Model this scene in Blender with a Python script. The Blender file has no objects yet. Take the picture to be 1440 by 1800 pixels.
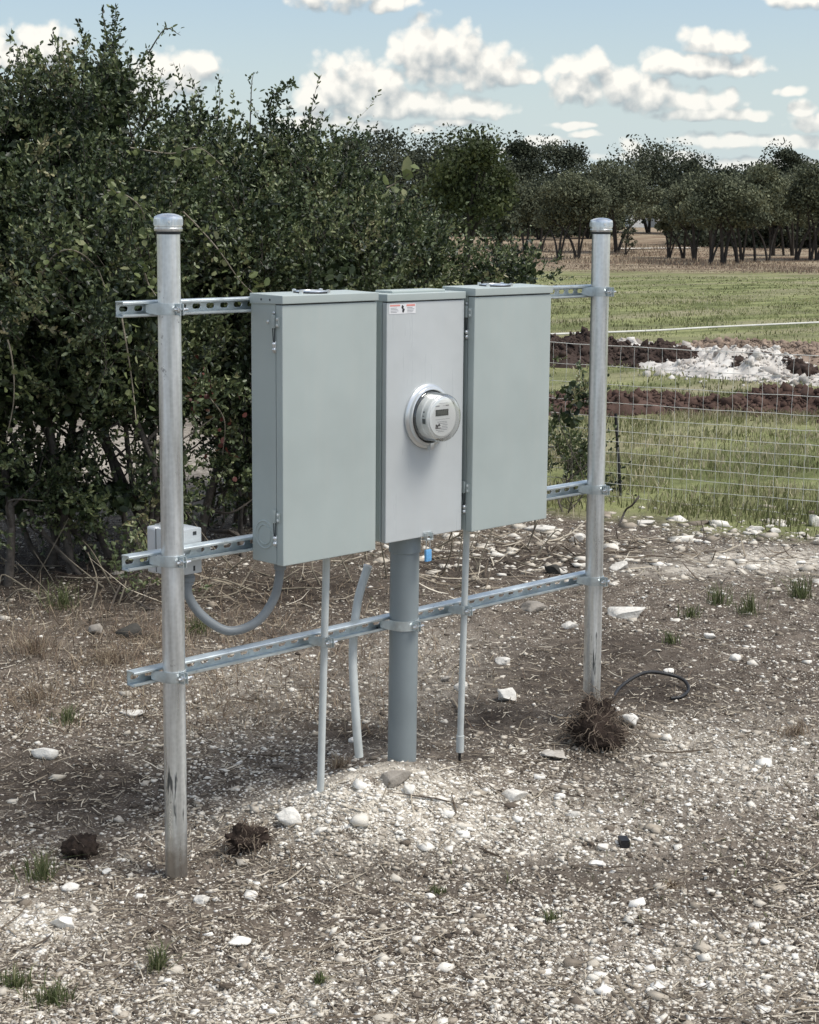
import bpy, bmesh, math, random
import numpy as np
from mathutils import Vector, Matrix
rng = np.random.default_rng(7); random.seed(7)
sc = bpy.context.scene
# ------------------------------------------------------------------ camera
CX, CY, CZ, YAW, PIT, ROL, FPX = -2.7447, -3.60918, 1.80181, 0.78981, 0.16452, 0.00846, 3023.89
FW = np.array([math.sin(YAW)*math.cos(PIT), math.cos(YAW)*math.cos(PIT), -math.sin(PIT)])
R0 = np.cross(FW, [0, 0, 1]); R0 /= np.linalg.norm(R0); U0 = np.cross(R0, FW)
RT = math.cos(ROL)*R0+math.sin(ROL)*U0; UP = -math.sin(ROL)*R0+math.cos(ROL)*U0
CAM = np.array([CX, CY, CZ])
cd = bpy.data.cameras.new('camera'); cam = bpy.data.objects.new('camera', cd); sc.collection.objects.link(cam)
cam.matrix_world = Matrix(((RT[0], UP[0], -FW[0], CX), (RT[1], UP[1], -FW[1], CY), (RT[2], UP[2], -FW[2], CZ), (0, 0, 0, 1)))
cd.sensor_fit = 'VERTICAL'; cd.sensor_height = 24; cd.lens = FPX/1800*24
cd.shift_x = 0; cd.shift_y = -20.5/1800; cd.clip_start = .05; cd.clip_end = 6000
sc.camera = cam
# ------------------------------------------------------------------ light
SUN_EL, SUN_AZ = math.radians(61), math.atan2(.45, -.89)       # azimuth as angle from +Y toward +X
sd = np.array([math.sin(SUN_AZ)*math.cos(SUN_EL), math.cos(SUN_AZ)*math.cos(SUN_EL), math.sin(SUN_EL)])
ld = bpy.data.lights.new('sun', 'SUN'); ld.energy = 2.15; ld.angle = math.radians(24); ld.color = (1, .965, .90)
lo = bpy.data.objects.new('sun', ld); sc.collection.objects.link(lo)
lo.rotation_euler = Vector(sd).to_track_quat('Z', 'Y').to_euler()
sc.view_settings.view_transform = 'Standard'; sc.view_settings.look = 'None'
sc.view_settings.gamma = 1; sc.view_settings.exposure = 0.53
def ray(x, y): return FW+RT*(x-720.5)/FPX-UP*(y-879.5)/FPX
def uv_of(px, py):
    d = ray(px, py); d = d/np.linalg.norm(d)
    X = d[0]*math.cos(YAW)-d[1]*math.sin(YAW); Y = d[0]*math.sin(YAW)+d[1]*math.cos(YAW)
    return math.atan2(X, Y), math.asin(d[2])
W = bpy.data.worlds.new('World'); sc.world = W; W.use_nodes = True
nt = W.node_tree; nt.nodes.clear()
def N(t, kind, **kw):
    n = t.nodes.new(kind)
    for k, v in kw.items():
        if k == 'inp':
            for i, val in v.items():
                if isinstance(val, bpy.types.NodeSocket): t.links.new(val, n.inputs[i])
                else: n.inputs[i].default_value = val
        else: setattr(n, k, v)
    return n
def M(t, op, a, b=None, c=None, clamp=False):
    n = t.nodes.new('ShaderNodeMath'); n.operation = op; n.use_clamp = clamp
    for i, v in enumerate((a, b, c)):
        if v is None: continue
        if isinstance(v, bpy.types.NodeSocket): t.links.new(v, n.inputs[i])
        else: n.inputs[i].default_value = v
    return n.outputs[0]
# cloud density as a node group of direction angles (u = azimuth, v = elevation)
cg = bpy.data.node_groups.new('cumulus', 'ShaderNodeTree')
cg.interface.new_socket('UV', in_out='INPUT', socket_type='NodeSocketVector')
cg.interface.new_socket('D', in_out='OUTPUT', socket_type='NodeSocketFloat')
gi = cg.nodes.new('NodeGroupInput'); go = cg.nodes.new('NodeGroupOutput')
big = N(cg, 'ShaderNodeTexNoise', inp={0: gi.outputs[0], 'Scale': 34., 'Detail': 2., 'Roughness': .55})
wv = N(cg, 'ShaderNodeVectorMath', operation='MULTIPLY_ADD', inp={0: big.outputs['Color'], 1: (.011, .007, 0), 2: gi.outputs[0]})
wv2 = N(cg, 'ShaderNodeVectorMath', operation='ADD', inp={0: wv.outputs[0], 1: (-.0055, -.0035, 0)})
sp = N(cg, 'ShaderNodeSeparateXYZ', inp={0: wv2.outputs[0]})
CL = [  # px, py, rx, ry(up), ry(down)
 (50, 98, 85, 58, 26), (95, 85, 40, 42, 40), (300, 135, 85, 48, 26), (352, 112, 34, 30, 26), (260, 150, 110, 24, 30),
 (600, -12, 110, 30, 32), (690, 8, 55, 14, 16),
 (595, 160, 68, 74, 34), (555, 182, 55, 36, 22), (655, 155, 85, 60, 46), (740, 100, 68, 66, 62), (795, 90, 66, 54, 60), (850, 122, 85, 50, 38), (905, 138, 44, 22, 16), (710, 188, 185, 34, 24), (815, 192, 80, 26, 20),
 (1015, 142, 60, 54, 48), (1045, 120, 40, 34, 36), (1090, 160, 85, 50, 34), (1155, 172, 95, 34, 24), (1245, 176, 66, 26, 20), (1280, 170, 25, 20, 20), (1250, 200, 110, 14, 12), (1330, 205, 22, 14, 10),
 (1245, 78, 66, 32, 18), (1290, 84, 30, 18, 12), (1230, 118, 118, 22, 20), (1165, 108, 40, 24, 20), (1320, 116, 34, 20, 18),
 (1400, -4, 75, 22, 20), (1395, 160, 30, 12, 10), (1412, 198, 24, 22, 12), (1440, 215, 60, 16, 14), (1420, 248, 90, 14, 14), (1270, 246, 90, 18, 16), (1110, 258, 26, 18, 12), (1030, 238, 30, 9, 8), (960, 250, 36, 12, 10), (1160, 275, 120, 10, 12),
 (742, 226, 24, 11, 8), (560, 215, 80, 18, 20), (800, 215, 60, 8, 8), (1000, 222, 50, 8, 8), (1330, 285, 130, 12, 14), (900, 265, 80, 8, 8), (640, 222, 60, 14, 14)]
acc = None
for (px, py, rx, ru, rd) in CL:
    u, v = uv_of(px, py)
    dx = M(cg, 'MULTIPLY', M(cg, 'SUBTRACT', sp.outputs[0], u), FPX/rx)
    dy = M(cg, 'SUBTRACT', sp.outputs[1], v)
    dyv = M(cg, 'MAXIMUM', M(cg, 'MULTIPLY', dy, FPX/ru), M(cg, 'MULTIPLY', dy, -FPX/rd))
    r2 = M(cg, 'MULTIPLY_ADD', dx, dx, M(cg, 'MULTIPLY', dyv, dyv))
    val = M(cg, 'SUBTRACT', 1., r2)
    acc = val if acc is None else M(cg, 'SMOOTH_MAX', acc, val, .25)
acc = M(cg, 'MAXIMUM', acc, -1.6)
fn = N(cg, 'ShaderNodeTexNoise', inp={0: gi.outputs[0], 'Scale': 72., 'Detail': 6., 'Roughness': .60})
vo = N(cg, 'ShaderNodeTexVoronoi', voronoi_dimensions='2D', inp={0: wv2.outputs[0], 'Scale': 85.})
vo.inputs['Detail'].default_value = 1.
dd = M(cg, 'MULTIPLY_ADD', M(cg, 'SUBTRACT', fn.outputs[0], .5), 1.30, acc)
dd = M(cg, 'MULTIPLY_ADD', M(cg, 'SUBTRACT', .42, vo.outputs['Distance']), .80, dd)
cg.links.new(dd, go.inputs[0])
tc = N(nt, 'ShaderNodeTexCoord')
dX = N(nt, 'ShaderNodeVectorMath', operation='DOT_PRODUCT', inp={0: tc.outputs['Generated'], 1: (math.cos(YAW), -math.sin(YAW), 0)})
dY = N(nt, 'ShaderNodeVectorMath', operation='DOT_PRODUCT', inp={0: tc.outputs['Generated'], 1: (math.sin(YAW), math.cos(YAW), 0)})
dZ = N(nt, 'ShaderNodeVectorMath', operation='DOT_PRODUCT', inp={0: tc.outputs['Generated'], 1: (0, 0, 1)})
uu = M(nt, 'ARCTAN2', dX.outputs['Value'], dY.outputs['Value']); vv = M(nt, 'ARCSINE', dZ.outputs['Value'])
cuv = N(nt, 'ShaderNodeCombineXYZ', inp={0: uu, 1: vv, 2: 0.})
cuv2 = N(nt, 'ShaderNodeVectorMath', operation='ADD', inp={0: cuv.outputs[0], 1: (-.0034, .0085, 0)})
g1 = N(nt, 'ShaderNodeGroup', node_tree=cg); nt.links.new(cuv.outputs[0], g1.inputs[0])
g2 = N(nt, 'ShaderNodeGroup', node_tree=cg); nt.links.new(cuv2.outputs[0], g2.inputs[0])
amax = N(nt, 'ShaderNodeMapRange', inp={0: vv, 1: .02, 2: .08, 3: .62, 4: .97})
alpha = N(nt, 'ShaderNodeMapRange', interpolation_type='SMOOTHSTEP', inp={0: g1.outputs[0], 1: -.30, 2: .55, 3: 0., 4: amax.outputs[0]})
haze_a = N(nt, 'ShaderNodeMapRange', interpolation_type='SMOOTHSTEP', inp={0: vv, 1: -.01, 2: .13, 3: .80, 4: .05})
lit = M(nt, 'MULTIPLY_ADD', M(nt, 'SUBTRACT', g1.outputs[0], g2.outputs[0]), .80, .53, clamp=True)
ccol = N(nt, 'ShaderNodeMix', data_type='RGBA', inp={0: lit, 6: (.40, .45, .48, 1), 7: (1.0, .965, .89, 1)})
sky = N(nt, 'ShaderNodeTexSky', sky_type='NISHITA', sun_disc=False, sun_elevation=SUN_EL, sun_rotation=SUN_AZ, air_density=1.0, dust_density=1.6, ozone_density=1.0)
hs = N(nt, 'ShaderNodeHueSaturation', inp={'Saturation': .95, 'Value': 1., 'Color': sky.outputs[0]})
bg1 = N(nt, 'ShaderNodeBackground', inp={0: hs.outputs[0], 1: .105})
bgh = N(nt, 'ShaderNodeBackground', inp={0: (.50, .60, .65, 1), 1: .95})
bg2 = N(nt, 'ShaderNodeBackground', inp={0: ccol.outputs[2], 1: .73})
mh = N(nt, 'ShaderNodeMixShader', inp={0: haze_a.outputs[0], 1: bg1.outputs[0], 2: bgh.outputs[0]})
mx = N(nt, 'ShaderNodeMixShader', inp={0: alpha.outputs[0], 1: mh.outputs[0], 2: bg2.outputs[0]})
# the rest of the sky: broad scattered cumulus from one noise
nz = N(nt, 'ShaderNodeTexNoise', inp={0: tc.outputs['Generated'], 'Scale': 3.4, 'Detail': 4., 'Roughness': .55})
ga = N(nt, 'ShaderNodeMapRange', interpolation_type='SMOOTHSTEP', inp={0: nz.outputs[0], 1: .50, 2: .60, 3: 0., 4: .9})
bg3 = N(nt, 'ShaderNodeBackground', inp={0: (.88, .87, .84, 1), 1: .80})
mo = N(nt, 'ShaderNodeMixShader', inp={0: ga.outputs[0], 1: mh.outputs[0], 2: bg3.outputs[0]})
inband = M(nt, 'MULTIPLY', M(nt, 'LESS_THAN', M(nt, 'ABSOLUTE', uu), .30), M(nt, 'LESS_THAN', M(nt, 'ABSOLUTE', M(nt, 'SUBTRACT', vv, .08)), .095))
mf = N(nt, 'ShaderNodeMixShader', inp={0: inband, 1: mo.outputs[0], 2: mx.outputs[0]})
wo = N(nt, 'ShaderNodeOutputWorld', inp={0: mf.outputs[0]})
# ------------------------------------------------------------------ helpers
COL = sc.collection
def tag(o, label=None, cat=None, group=None, kind=None):
    if label: o['label'] = label
    if cat: o['category'] = cat
    if group: o['group'] = group
    if kind: o['kind'] = kind
    return o
def empty(name, loc, label, cat, group=None):
    o = bpy.data.objects.new(name, None); o.empty_display_size = .05; COL.objects.link(o); o.location = loc
    return tag(o, label, cat, group)
def wloc(o):
    v = Vector((0, 0, 0))
    while o is not None: v += o.location; o = o.parent
    return v
def link(me, name, mat, parent=None, origin=None):
    """vertices are in world coordinates; the mesh is re-based on its origin / parent"""
    o = bpy.data.objects.new(name, me); COL.objects.link(o); me.name = name
    if mat is not None:
        for m in (mat if isinstance(mat, (list, tuple)) else [mat]): me.materials.append(m)
    if parent is not None:
        o.parent = parent; off = wloc(parent)
    else:
        off = Vector(origin) if origin is not None else Vector((0, 0, 0)); o.location = off
    if off.length > 0: me.transform(Matrix.Translation(-off))
    return o
def bmo(bm, name, mat, parent=None, origin=None, smooth=None):
    me = bpy.data.meshes.new(name); bm.normal_update(); bm.to_mesh(me); bm.free()
    if smooth:
        me.polygons.foreach_set('use_smooth', [True]*len(me.polygons))
        try: me.set_sharp_from_angle(angle=math.radians(smooth))
        except Exception: pass
    return link(me, name, mat, parent, origin)
def npmesh(name, V, F, mat, parent=None, origin=None, rnd=None, smooth=False, attrs=None):
    me = bpy.data.meshes.new(name); V = np.asarray(V, np.float32)
    Fs = F if isinstance(F, list) else [F]
    nl = sum(f.size for f in Fs); npo = sum(len(f) for f in Fs)
    me.vertices.add(len(V)); me.vertices.foreach_set('co', V.ravel())
    me.loops.add(nl); me.polygons.add(npo)
    me.loops.foreach_set('vertex_index', np.concatenate([f.ravel() for f in Fs]).astype(np.int32))
    tot = np.concatenate([np.full(len(f), f.shape[1]) for f in Fs]).astype(np.int32)
    st = np.concatenate([[0], np.cumsum(tot)[:-1]]).astype(np.int32)
    me.polygons.foreach_set('loop_start', st)
    try: me.polygons.foreach_set('loop_total', tot)
    except Exception: pass
    if smooth: me.polygons.foreach_set('use_smooth', np.ones(npo, bool))
    me.update(calc_edges=True)
    at = dict(attrs or {})
    if rnd is not None: at['rnd'] = rnd
    for k, a in at.items():
        me.attributes.new(k, 'FLOAT', 'POINT').data.foreach_set('value', np.asarray(a, np.float32))
    return link(me, name, mat, parent, origin)
def box(bm, x0, x1, y0, y1, z0, z1, bev=0., seg=2, mi=0):
    r = bmesh.ops.create_cube(bm, size=1); vs = r['verts']
    for v in vs: v.co = Vector(((x0+x1)/2+v.co.x*(x1-x0), (y0+y1)/2+v.co.y*(y1-y0), (z0+z1)/2+v.co.z*(z1-z0)))
    fs = list({f for v in vs for f in v.link_faces})
    for f in fs: f.material_index = mi
    if bev > 0:
        es = list({e for v in vs for e in v.link_edges})
        bmesh.ops.bevel(bm, geom=es, offset=bev, segments=seg, profile=.7, affect='EDGES', material=-1)
def cyl(bm, p, q, r, seg=24, r2=None, mi=0, caps=True):
    p, q = Vector(p), Vector(q); d = q-p; L = d.length
    m = Matrix.Translation((p+q)/2) @ d.to_track_quat('Z', 'Y').to_matrix().to_4x4()
    res = bmesh.ops.create_cone(bm, cap_ends=caps, cap_tris=False, segments=seg, radius1=r, radius2=r if r2 is None else r2, depth=L, matrix=m)
    for f in {f for v in res['verts'] for f in v.link_faces}: f.material_index = mi
def lathe(bm, prof, base, axis=(0, 0, 1), seg=40, mi=0):
    """prof: (r, h) pairs along axis"""
    q = Vector(axis).to_track_quat('Z', 'Y'); rings = []
    for (r, h) in prof:
        if r < 1e-6: rings.append([bm.verts.new(Vector(base)+q @ Vector((0, 0, h)))]); continue
        rings.append([bm.verts.new(Vector(base)+q @ Vector((r*math.cos(2*math.pi*k/seg), r*math.sin(2*math.pi*k/seg), h))) for k in range(seg)])
    for a, b in zip(rings[:-1], rings[1:]):
        for k in range(seg):
            k2 = (k+1) % seg
            if len(a) == 1 and len(b) == 1: continue
            vs = ([a[0]] if len(a) == 1 else [a[k], a[k2]]) + ([b[0]] if len(b) == 1 else [b[k2], b[k]])
            try: f = bm.faces.new(vs); f.material_index = mi
            except ValueError: pass
    bmesh.ops.recalc_face_normals(bm, faces=bm.faces)
def tubes(paths, sides=6):
    """paths: list of (pts (k,3), radii (k,)); returns V, F quads"""
    Vs, Fs, o = [], [], 0
    ang = np.arange(sides)*2*np.pi/sides; ca, sa = np.cos(ang), np.sin(ang)
    for pts, rad in paths:
        pts = np.asarray(pts, float); k = len(pts)
        rad = np.broadcast_to(np.asarray(rad, float), (k,))
        t = np.gradient(pts, axis=0); t /= np.linalg.norm(t, axis=1)[:, None]+1e-9
        ref = np.array([0, 0, 1.]) if abs(t[0, 2]) < .9 else np.array([1., 0, 0])
        a = np.cross(t, ref)
        a = a/(np.linalg.norm(a, axis=1)[:, None]+1e-9)
        for i in range(1, k):
            v = a[i-1]-t[i]*(a[i-1]@t[i]); a[i] = v/(np.linalg.norm(v)+1e-9)
        b = np.cross(t, a)
        ring = pts[:, None]+rad[:, None, None]*(a[:, None]*ca[None, :, None]+b[:, None]*sa[None, :, None])
        Vs.append(ring.reshape(-1, 3))
        i = np.arange(k-1)[:, None]*sides; j = np.arange(sides)[None]; j2 = (j+1) % sides
        Fs.append(np.stack([i+j, i+j2, i+sides+j2, i+sides+j], -1).reshape(-1, 4)+o); o += k*sides
    return np.concatenate(Vs), np.concatenate(Fs)
def spline(P, n=24):
    P = np.asarray(P, float); k = len(P); out = []
    Q = np.vstack([2*P[0]-P[1], P, 2*P[-1]-P[-2]])
    for i in range(k-1):
        p0, p1, p2, p3 = Q[i:i+4]; m = max(2, n//(k-1))
        for j in range(m):
            t = j/m; out.append(.5*((2*p1)+(-p0+p2)*t+(2*p0-5*p1+4*p2-p3)*t*t+(-p0+3*p1-3*p2+p3)*t**3))
    out.append(P[-1]); return np.array(out)
# value noise
_H = rng.random((512, 512))
def vnoise(x, y, sc_=1., o=0):
    x = np.asarray(x, float)*sc_+o*17.3+1000; y = np.asarray(y, float)*sc_+o*9.1+1000
    xi = np.floor(x).astype(int); yi = np.floor(y).astype(int); fx = x-xi; fy = y-yi
    fx = fx*fx*(3-2*fx); fy = fy*fy*(3-2*fy); h = lambda a, b: _H[a % 512, b % 512]
    return (h(xi, yi)*(1-fx)*(1-fy)+h(xi+1, yi)*fx*(1-fy)+h(xi, yi+1)*(1-fx)*fy+h(xi+1, yi+1)*fx*fy)
def fbm(x, y, sc_=1., o=0, n=4):
    a, s, t = 1., 0., 0.
    for i in range(n): s += a*vnoise(x, y, sc_*2**i, o+i); t += a; a *= .5
    return s/t-.5
FH = np.array([math.sin(YAW), math.cos(YAW)]); RH = np.array([math.cos(YAW), -math.sin(YAW)])
def st_of(x, y): return (x-CX)*FH[0]+(y-CY)*FH[1], (x-CX)*RH[0]+(y-CY)*RH[1]
def xy_of(s, t): return CX+FH[0]*s+RH[0]*t, CY+FH[1]*s+RH[1]*t
SK = np.array([-60, 2.5, 4.4, 6.6, 9, 12, 30, 95, 190, 400, 1500]); ZK = np.array([-.1, -.02, 0, .10, .12, .10, 0.0, -.6, .75, 1.5, 1.7])
def gz(x, y, fine=True):
    x = np.asarray(x, float); y = np.asarray(y, float); s, t = st_of(x, y)
    z = np.interp(s, SK, ZK)
    z = z+.138*np.exp(-((x-.70)/.40)**2-((y+.08)/.25)**2)
    z = z+.03*np.exp(-((x-1.83)/.2)**2-((y+.02)/.16)**2)
    near = np.clip(1-(s-14)/10, 0, 1)
    z = z+near*.035*fbm(x, y, .9, 3)
    z = z+(1-near)*.22*fbm(x, y, .06, 5)*np.clip((s-14)/60, 0, 1)
    if fine: z = z+near*(.026*fbm(x, y, 7, 11)+.012*fbm(x, y, 22, 13, 2))
    return z
def G(px, py, dz=0.):
    """where the line of sight through a photo pixel meets the ground"""
    d = ray(px, py); z = 0.
    for _ in range(25):
        P = CAM+d*((z-CZ)/d[2]); z = .5*z+.5*float(gz(P[0], P[1]))
    P = CAM+d*((z-CZ)/d[2]); return np.array([P[0], P[1], z+dz])
def AT(px, py, s):
    d = ray(px, py); return CAM+d*(s/(d[0]*FH[0]+d[1]*FH[1]))
def ONY(px, py, Y):
    d = ray(px, py); return CAM+d*((Y-CY)/d[1])
def mppx(s): return s/FPX
# ------------------------------------------------------------------ materials
def mat(name, col, rough=.6, metal=0., spec=.5, var=0., vscale=8., bump=0., bscale=60., rvar=0.):
    m = bpy.data.materials.new(name); m.use_nodes = True; t = m.node_tree; b = t.nodes['Principled BSDF']
    b.inputs['Base Color'].default_value = (*col, 1); b.inputs['Roughness'].default_value = rough
    b.inputs['Metallic'].default_value = metal; b.inputs['Specular IOR Level'].default_value = spec
    tcn = N(t, 'ShaderNodeTexCoord')
    if var > 0 or rvar > 0:
        n = N(t, 'ShaderNodeTexNoise', inp={0: tcn.outputs['Object'], 'Scale': vscale, 'Detail': 5., 'Roughness': .6})
        if var > 0:
            lo_ = tuple(c*(1-var) for c in col); hi = tuple(min(1, c*(1+var)) for c in col)
            mr = N(t, 'ShaderNodeMapRange', inp={0: n.outputs[0], 1: .3, 2: .7})
            mi = N(t, 'ShaderNodeMix', data_type='RGBA', inp={0: mr.outputs[0], 6: (*lo_, 1), 7: (*hi, 1)})
            t.links.new(mi.outputs[2], b.inputs['Base Color'])
        if rvar > 0:
            mr2 = N(t, 'ShaderNodeMapRange', inp={0: n.outputs[0], 1: .3, 2: .7, 3: max(.05, rough-rvar), 4: rough+rvar})
            t.links.new(mr2.outputs[0], b.inputs['Roughness'])
    if bump > 0:
        n2 = N(t, 'ShaderNodeTexNoise', inp={0: tcn.outputs['Object'], 'Scale': bscale, 'Detail': 4.})
        bp = N(t, 'ShaderNodeBump', inp={'Strength': bump, 'Distance': .01, 'Height': n2.outputs[0]})
        t.links.new(bp.outputs[0], b.inputs['Normal'])
    return m
def ramp_mat(name, stops, rough=.6, spec=.4, attr='rnd', bump=0., bscale=300., trans=0., noise=0., nscale=200., ncol=(.1, .1, .1)):
    m = bpy.data.materials.new(name); m.use_nodes = True; t = m.node_tree; b = t.nodes['Principled BSDF']
    a = N(t, 'ShaderNodeAttribute', attribute_name=attr)
    r = N(t, 'ShaderNodeValToRGB', inp={0: a.outputs['Fac']}); e = r.color_ramp.elements
    while len(e) < len(stops): e.new(.5)
    for i, (p, c) in enumerate(stops): e[i].position = p; e[i].color = (*c, 1)
    out = r.outputs[0]
    tcn = N(t, 'ShaderNodeTexCoord')
    if noise > 0:
        n = N(t, 'ShaderNodeTexNoise', inp={0: tcn.outputs['Object'], 'Scale': nscale, 'Detail': 4., 'Roughness': .65})
        mr = N(t, 'ShaderNodeMapRange', inp={0: n.outputs[0], 1: .42, 2: .68, 3: 0., 4: noise})
        mi = N(t, 'ShaderNodeMix', data_type='RGBA', inp={0: mr.outputs[0], 6: out, 7: (*ncol, 1)}); out = mi.outputs[2]
    t.links.new(out, b.inputs['Base Color']); b.inputs['Roughness'].default_value = rough; b.inputs['Specular IOR Level'].default_value = spec
    if bump > 0:
        n2 = N(t, 'ShaderNodeTexNoise', inp={0: tcn.outputs['Object'], 'Scale': bscale, 'Detail': 4.})
        bp = N(t, 'ShaderNodeBump', inp={'Strength': bump, 'Distance': .004, 'Height': n2.outputs[0]})
        t.links.new(bp.outputs[0], b.inputs['Normal'])
    if trans > 0:
        tr = N(t, 'ShaderNodeBsdfTranslucent'); t.links.new(out, tr.inputs[0])
        ms = N(t, 'ShaderNodeMixShader', inp={0: trans, 1: b.outputs[0], 2: tr.outputs[0]})
        t.links.new(ms.outputs[0], t.nodes['Material Output'].inputs[0])
    return m
def galv(name, base, streak=True, rough=.42, metal=.75, var=.25, stain=False):
    """galvanised steel: vertical streaks and spangle"""
    m = bpy.data.materials.new(name); m.use_nodes = True; t = m.node_tree; b = t.nodes['Principled BSDF']
    tcn = N(t, 'ShaderNodeTexCoord'); mp = N(t, 'ShaderNodeMapping', inp={0: tcn.outputs['Object'], 'Scale': (38, 38, 2.2) if streak else (12, 25, 25)})
    n = N(t, 'ShaderNodeTexNoise', inp={0: mp.outputs[0], 'Scale': 1., 'Detail': 4., 'Roughness': .6})
    v = N(t, 'ShaderNodeTexVoronoi', inp={0: tcn.outputs['Object'], 'Scale': 90.})
    f = M(t, 'MULTIPLY_ADD', v.outputs['Distance'], .10, M(t, 'SUBTRACT', n.outputs[0], .04))
    mr = N(t, 'ShaderNodeMapRange', inp={0: f, 1: .3, 2: .7})
    mi = N(t, 'ShaderNodeMix', data_type='RGBA', inp={0: mr.outputs[0], 6: tuple(c*(1-var) for c in base)+(1,), 7: tuple(min(1, c*(1+var*.6)) for c in base)+(1,)})
    # scuffs: small dark handling marks
    n3 = N(t, 'ShaderNodeTexNoise', inp={0: tcn.outputs['Object'], 'Scale': 26., 'Detail': 6., 'Roughness': .7})
    sc2 = N(t, 'ShaderNodeMapRange', inp={0: n3.outputs[0], 1: .64, 2: .72, 3: 0., 4: .6})
    mi2 = N(t, 'ShaderNodeMix', data_type='RGBA', inp={0: sc2.outputs[0], 6: mi.outputs[2], 7: (.10, .11, .12, 1)})
    if stain:     # splashed mud at the foot and dark runs above it
        sx_ = N(t, 'ShaderNodeSeparateXYZ', inp={0: tcn.outputs['Object']})
        lowz = N(t, 'ShaderNodeMapRange', inp={0: sx_.outputs[2], 1: .02, 2: .16, 3: .55, 4: -.05})
        mud = N(t, 'ShaderNodeMapRange', inp={0: M(t, 'ADD', lowz.outputs[0], M(t, 'MULTIPLY', n3.outputs[0], .75)), 1: .42, 2: .78, 3: 0., 4: .75})
        mi3 = N(t, 'ShaderNodeMix', data_type='RGBA', inp={0: mud.outputs[0], 6: mi2.outputs[2], 7: (.23, .19, .15, 1)})
        mpd = N(t, 'ShaderNodeMapping', inp={0: tcn.outputs['Object'], 'Scale': (75, 75, 9)})
        nd = N(t, 'ShaderNodeTexNoise', inp={0: mpd.outputs[0], 'Scale': 1., 'Detail': 3.})
        band = N(t, 'ShaderNodeMapRange', inp={0: M(t, 'ABSOLUTE', M(t, 'SUBTRACT', sx_.outputs[2], .24)), 1: .05, 2: .17, 3: .13, 4: -.2})
        dr_ = N(t, 'ShaderNodeMapRange', inp={0: M(t, 'ADD', nd.outputs[0], band.outputs[0]), 1: .70, 2: .76, 3: 0., 4: .85})
        mi2 = N(t, 'ShaderNodeMix', data_type='RGBA', inp={0: dr_.outputs[0], 6: mi3.outputs[2], 7: (.035, .045, .055, 1)})
    t.links.new(mi2.outputs[2], b.inputs['Base Color']); b.inputs['Metallic'].default_value = metal
    rr = N(t, 'ShaderNodeMapRange', inp={0: n.outputs[0], 1: .3, 2: .7, 3: rough-.1, 4: rough+.12}); t.links.new(rr.outputs[0], b.inputs['Roughness'])
    bp = N(t, 'ShaderNodeBump', inp={'Strength': .12, 'Distance': .002, 'Height': n.outputs[0]}); t.links.new(bp.outputs[0], b.inputs['Normal'])
    return m
MT = {}
MT['galv'] = galv('galvanised_steel', (.70, .745, .745), rough=.34, metal=.78, var=.34)
MT['post'] = galv('galvanised_post', (.80, .84, .835), rough=.33, metal=.80, var=.36, stain=True)
MT['strut'] = galv('zinc_plated_strut', (.64, .70, .71), streak=False, rough=.36, metal=.7)
MT['zinc'] = mat('bright_zinc', (.78, .80, .80), .28, .9, var=.2, vscale=60)
MT['paint'] = mat('grey_enamel', (.385, .435, .42), .42, 0, .45, var=.03, vscale=6, bump=.05, bscale=900)
MT['paint2'] = mat('pale_grey_enamel', (.50, .525, .535), .30, 0, .55, var=.035, vscale=5, bump=.08, bscale=7)
def enamel(name, col, rough, dust, warp):
    m = bpy.data.materials.new(name); m.use_nodes = True; t = m.node_tree; b_ = t.nodes['Principled BSDF']
    tcn = N(t, 'ShaderNodeTexCoord'); P = tcn.outputs['Object']
    n1 = N(t, 'ShaderNodeTexNoise', inp={0: P, 'Scale': 4.5, 'Detail': 3.}); mp = N(t, 'ShaderNodeMapping', inp={0: P, 'Scale': (34, 34, 2.6)})
    n2 = N(t, 'ShaderNodeTexNoise', inp={0: mp.outputs[0], 'Scale': 1., 'Detail': 5., 'Roughness': .65}); n3 = N(t, 'ShaderNodeTexNoise', inp={0: P, 'Scale': 160., 'Detail': 3., 'Roughness': .7})
    a = N(t, 'ShaderNodeMix', data_type='RGBA', inp={0: N(t, 'ShaderNodeMapRange', inp={0: n1.outputs[0], 1: .35, 2: .65}).outputs[0], 6: tuple(c*.955 for c in col)+(1,), 7: tuple(c*1.045 for c in col)+(1,)})
    d = M(t, 'MULTIPLY', N(t, 'ShaderNodeMapRange', inp={0: n2.outputs[0], 1: .45, 2: .8, 3: 0., 4: dust}).outputs[0], 1.)
    c = N(t, 'ShaderNodeMix', data_type='RGBA', inp={0: d, 6: a.outputs[2], 7: (.56, .53, .47, 1)})
    s_ = N(t, 'ShaderNodeMapRange', inp={0: n3.outputs[0], 1: .70, 2: .76, 3: 0., 4: .45}); c2 = N(t, 'ShaderNodeMix', data_type='RGBA', inp={0: s_.outputs[0], 6: c.outputs[2], 7: (.30, .28, .25, 1)})
    t.links.new(c2.outputs[2], b_.inputs['Base Color'])
    r_ = N(t, 'ShaderNodeMapRange', inp={0: n2.outputs[0], 1: .3, 2: .8, 3: rough-.05, 4: rough+.2}); t.links.new(r_.outputs[0], b_.inputs['Roughness'])
    bp = N(t, 'ShaderNodeBump', inp={'Strength': warp, 'Distance': .02, 'Height': n1.outputs[0]}); t.links.new(bp.outputs[0], b_.inputs['Normal'])
    return m
MT['paint'] = enamel('grey_enamel', (.415, .468, .448), .40, .13, .10)
MT['paint2'] = enamel('pale_grey_enamel', (.525, .552, .552), .28, .10, .22)
MT['seam'] = mat('dark_seam', (.03, .035, .037), .7)
MT['rubber'] = mat('black_rubber', (.012, .012, .013), .5, bump=.3)
MT['pvc'] = mat('grey_pvc', (.235, .27, .28), .38, 0, .5, var=.10, vscale=4, rvar=.08)
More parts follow.
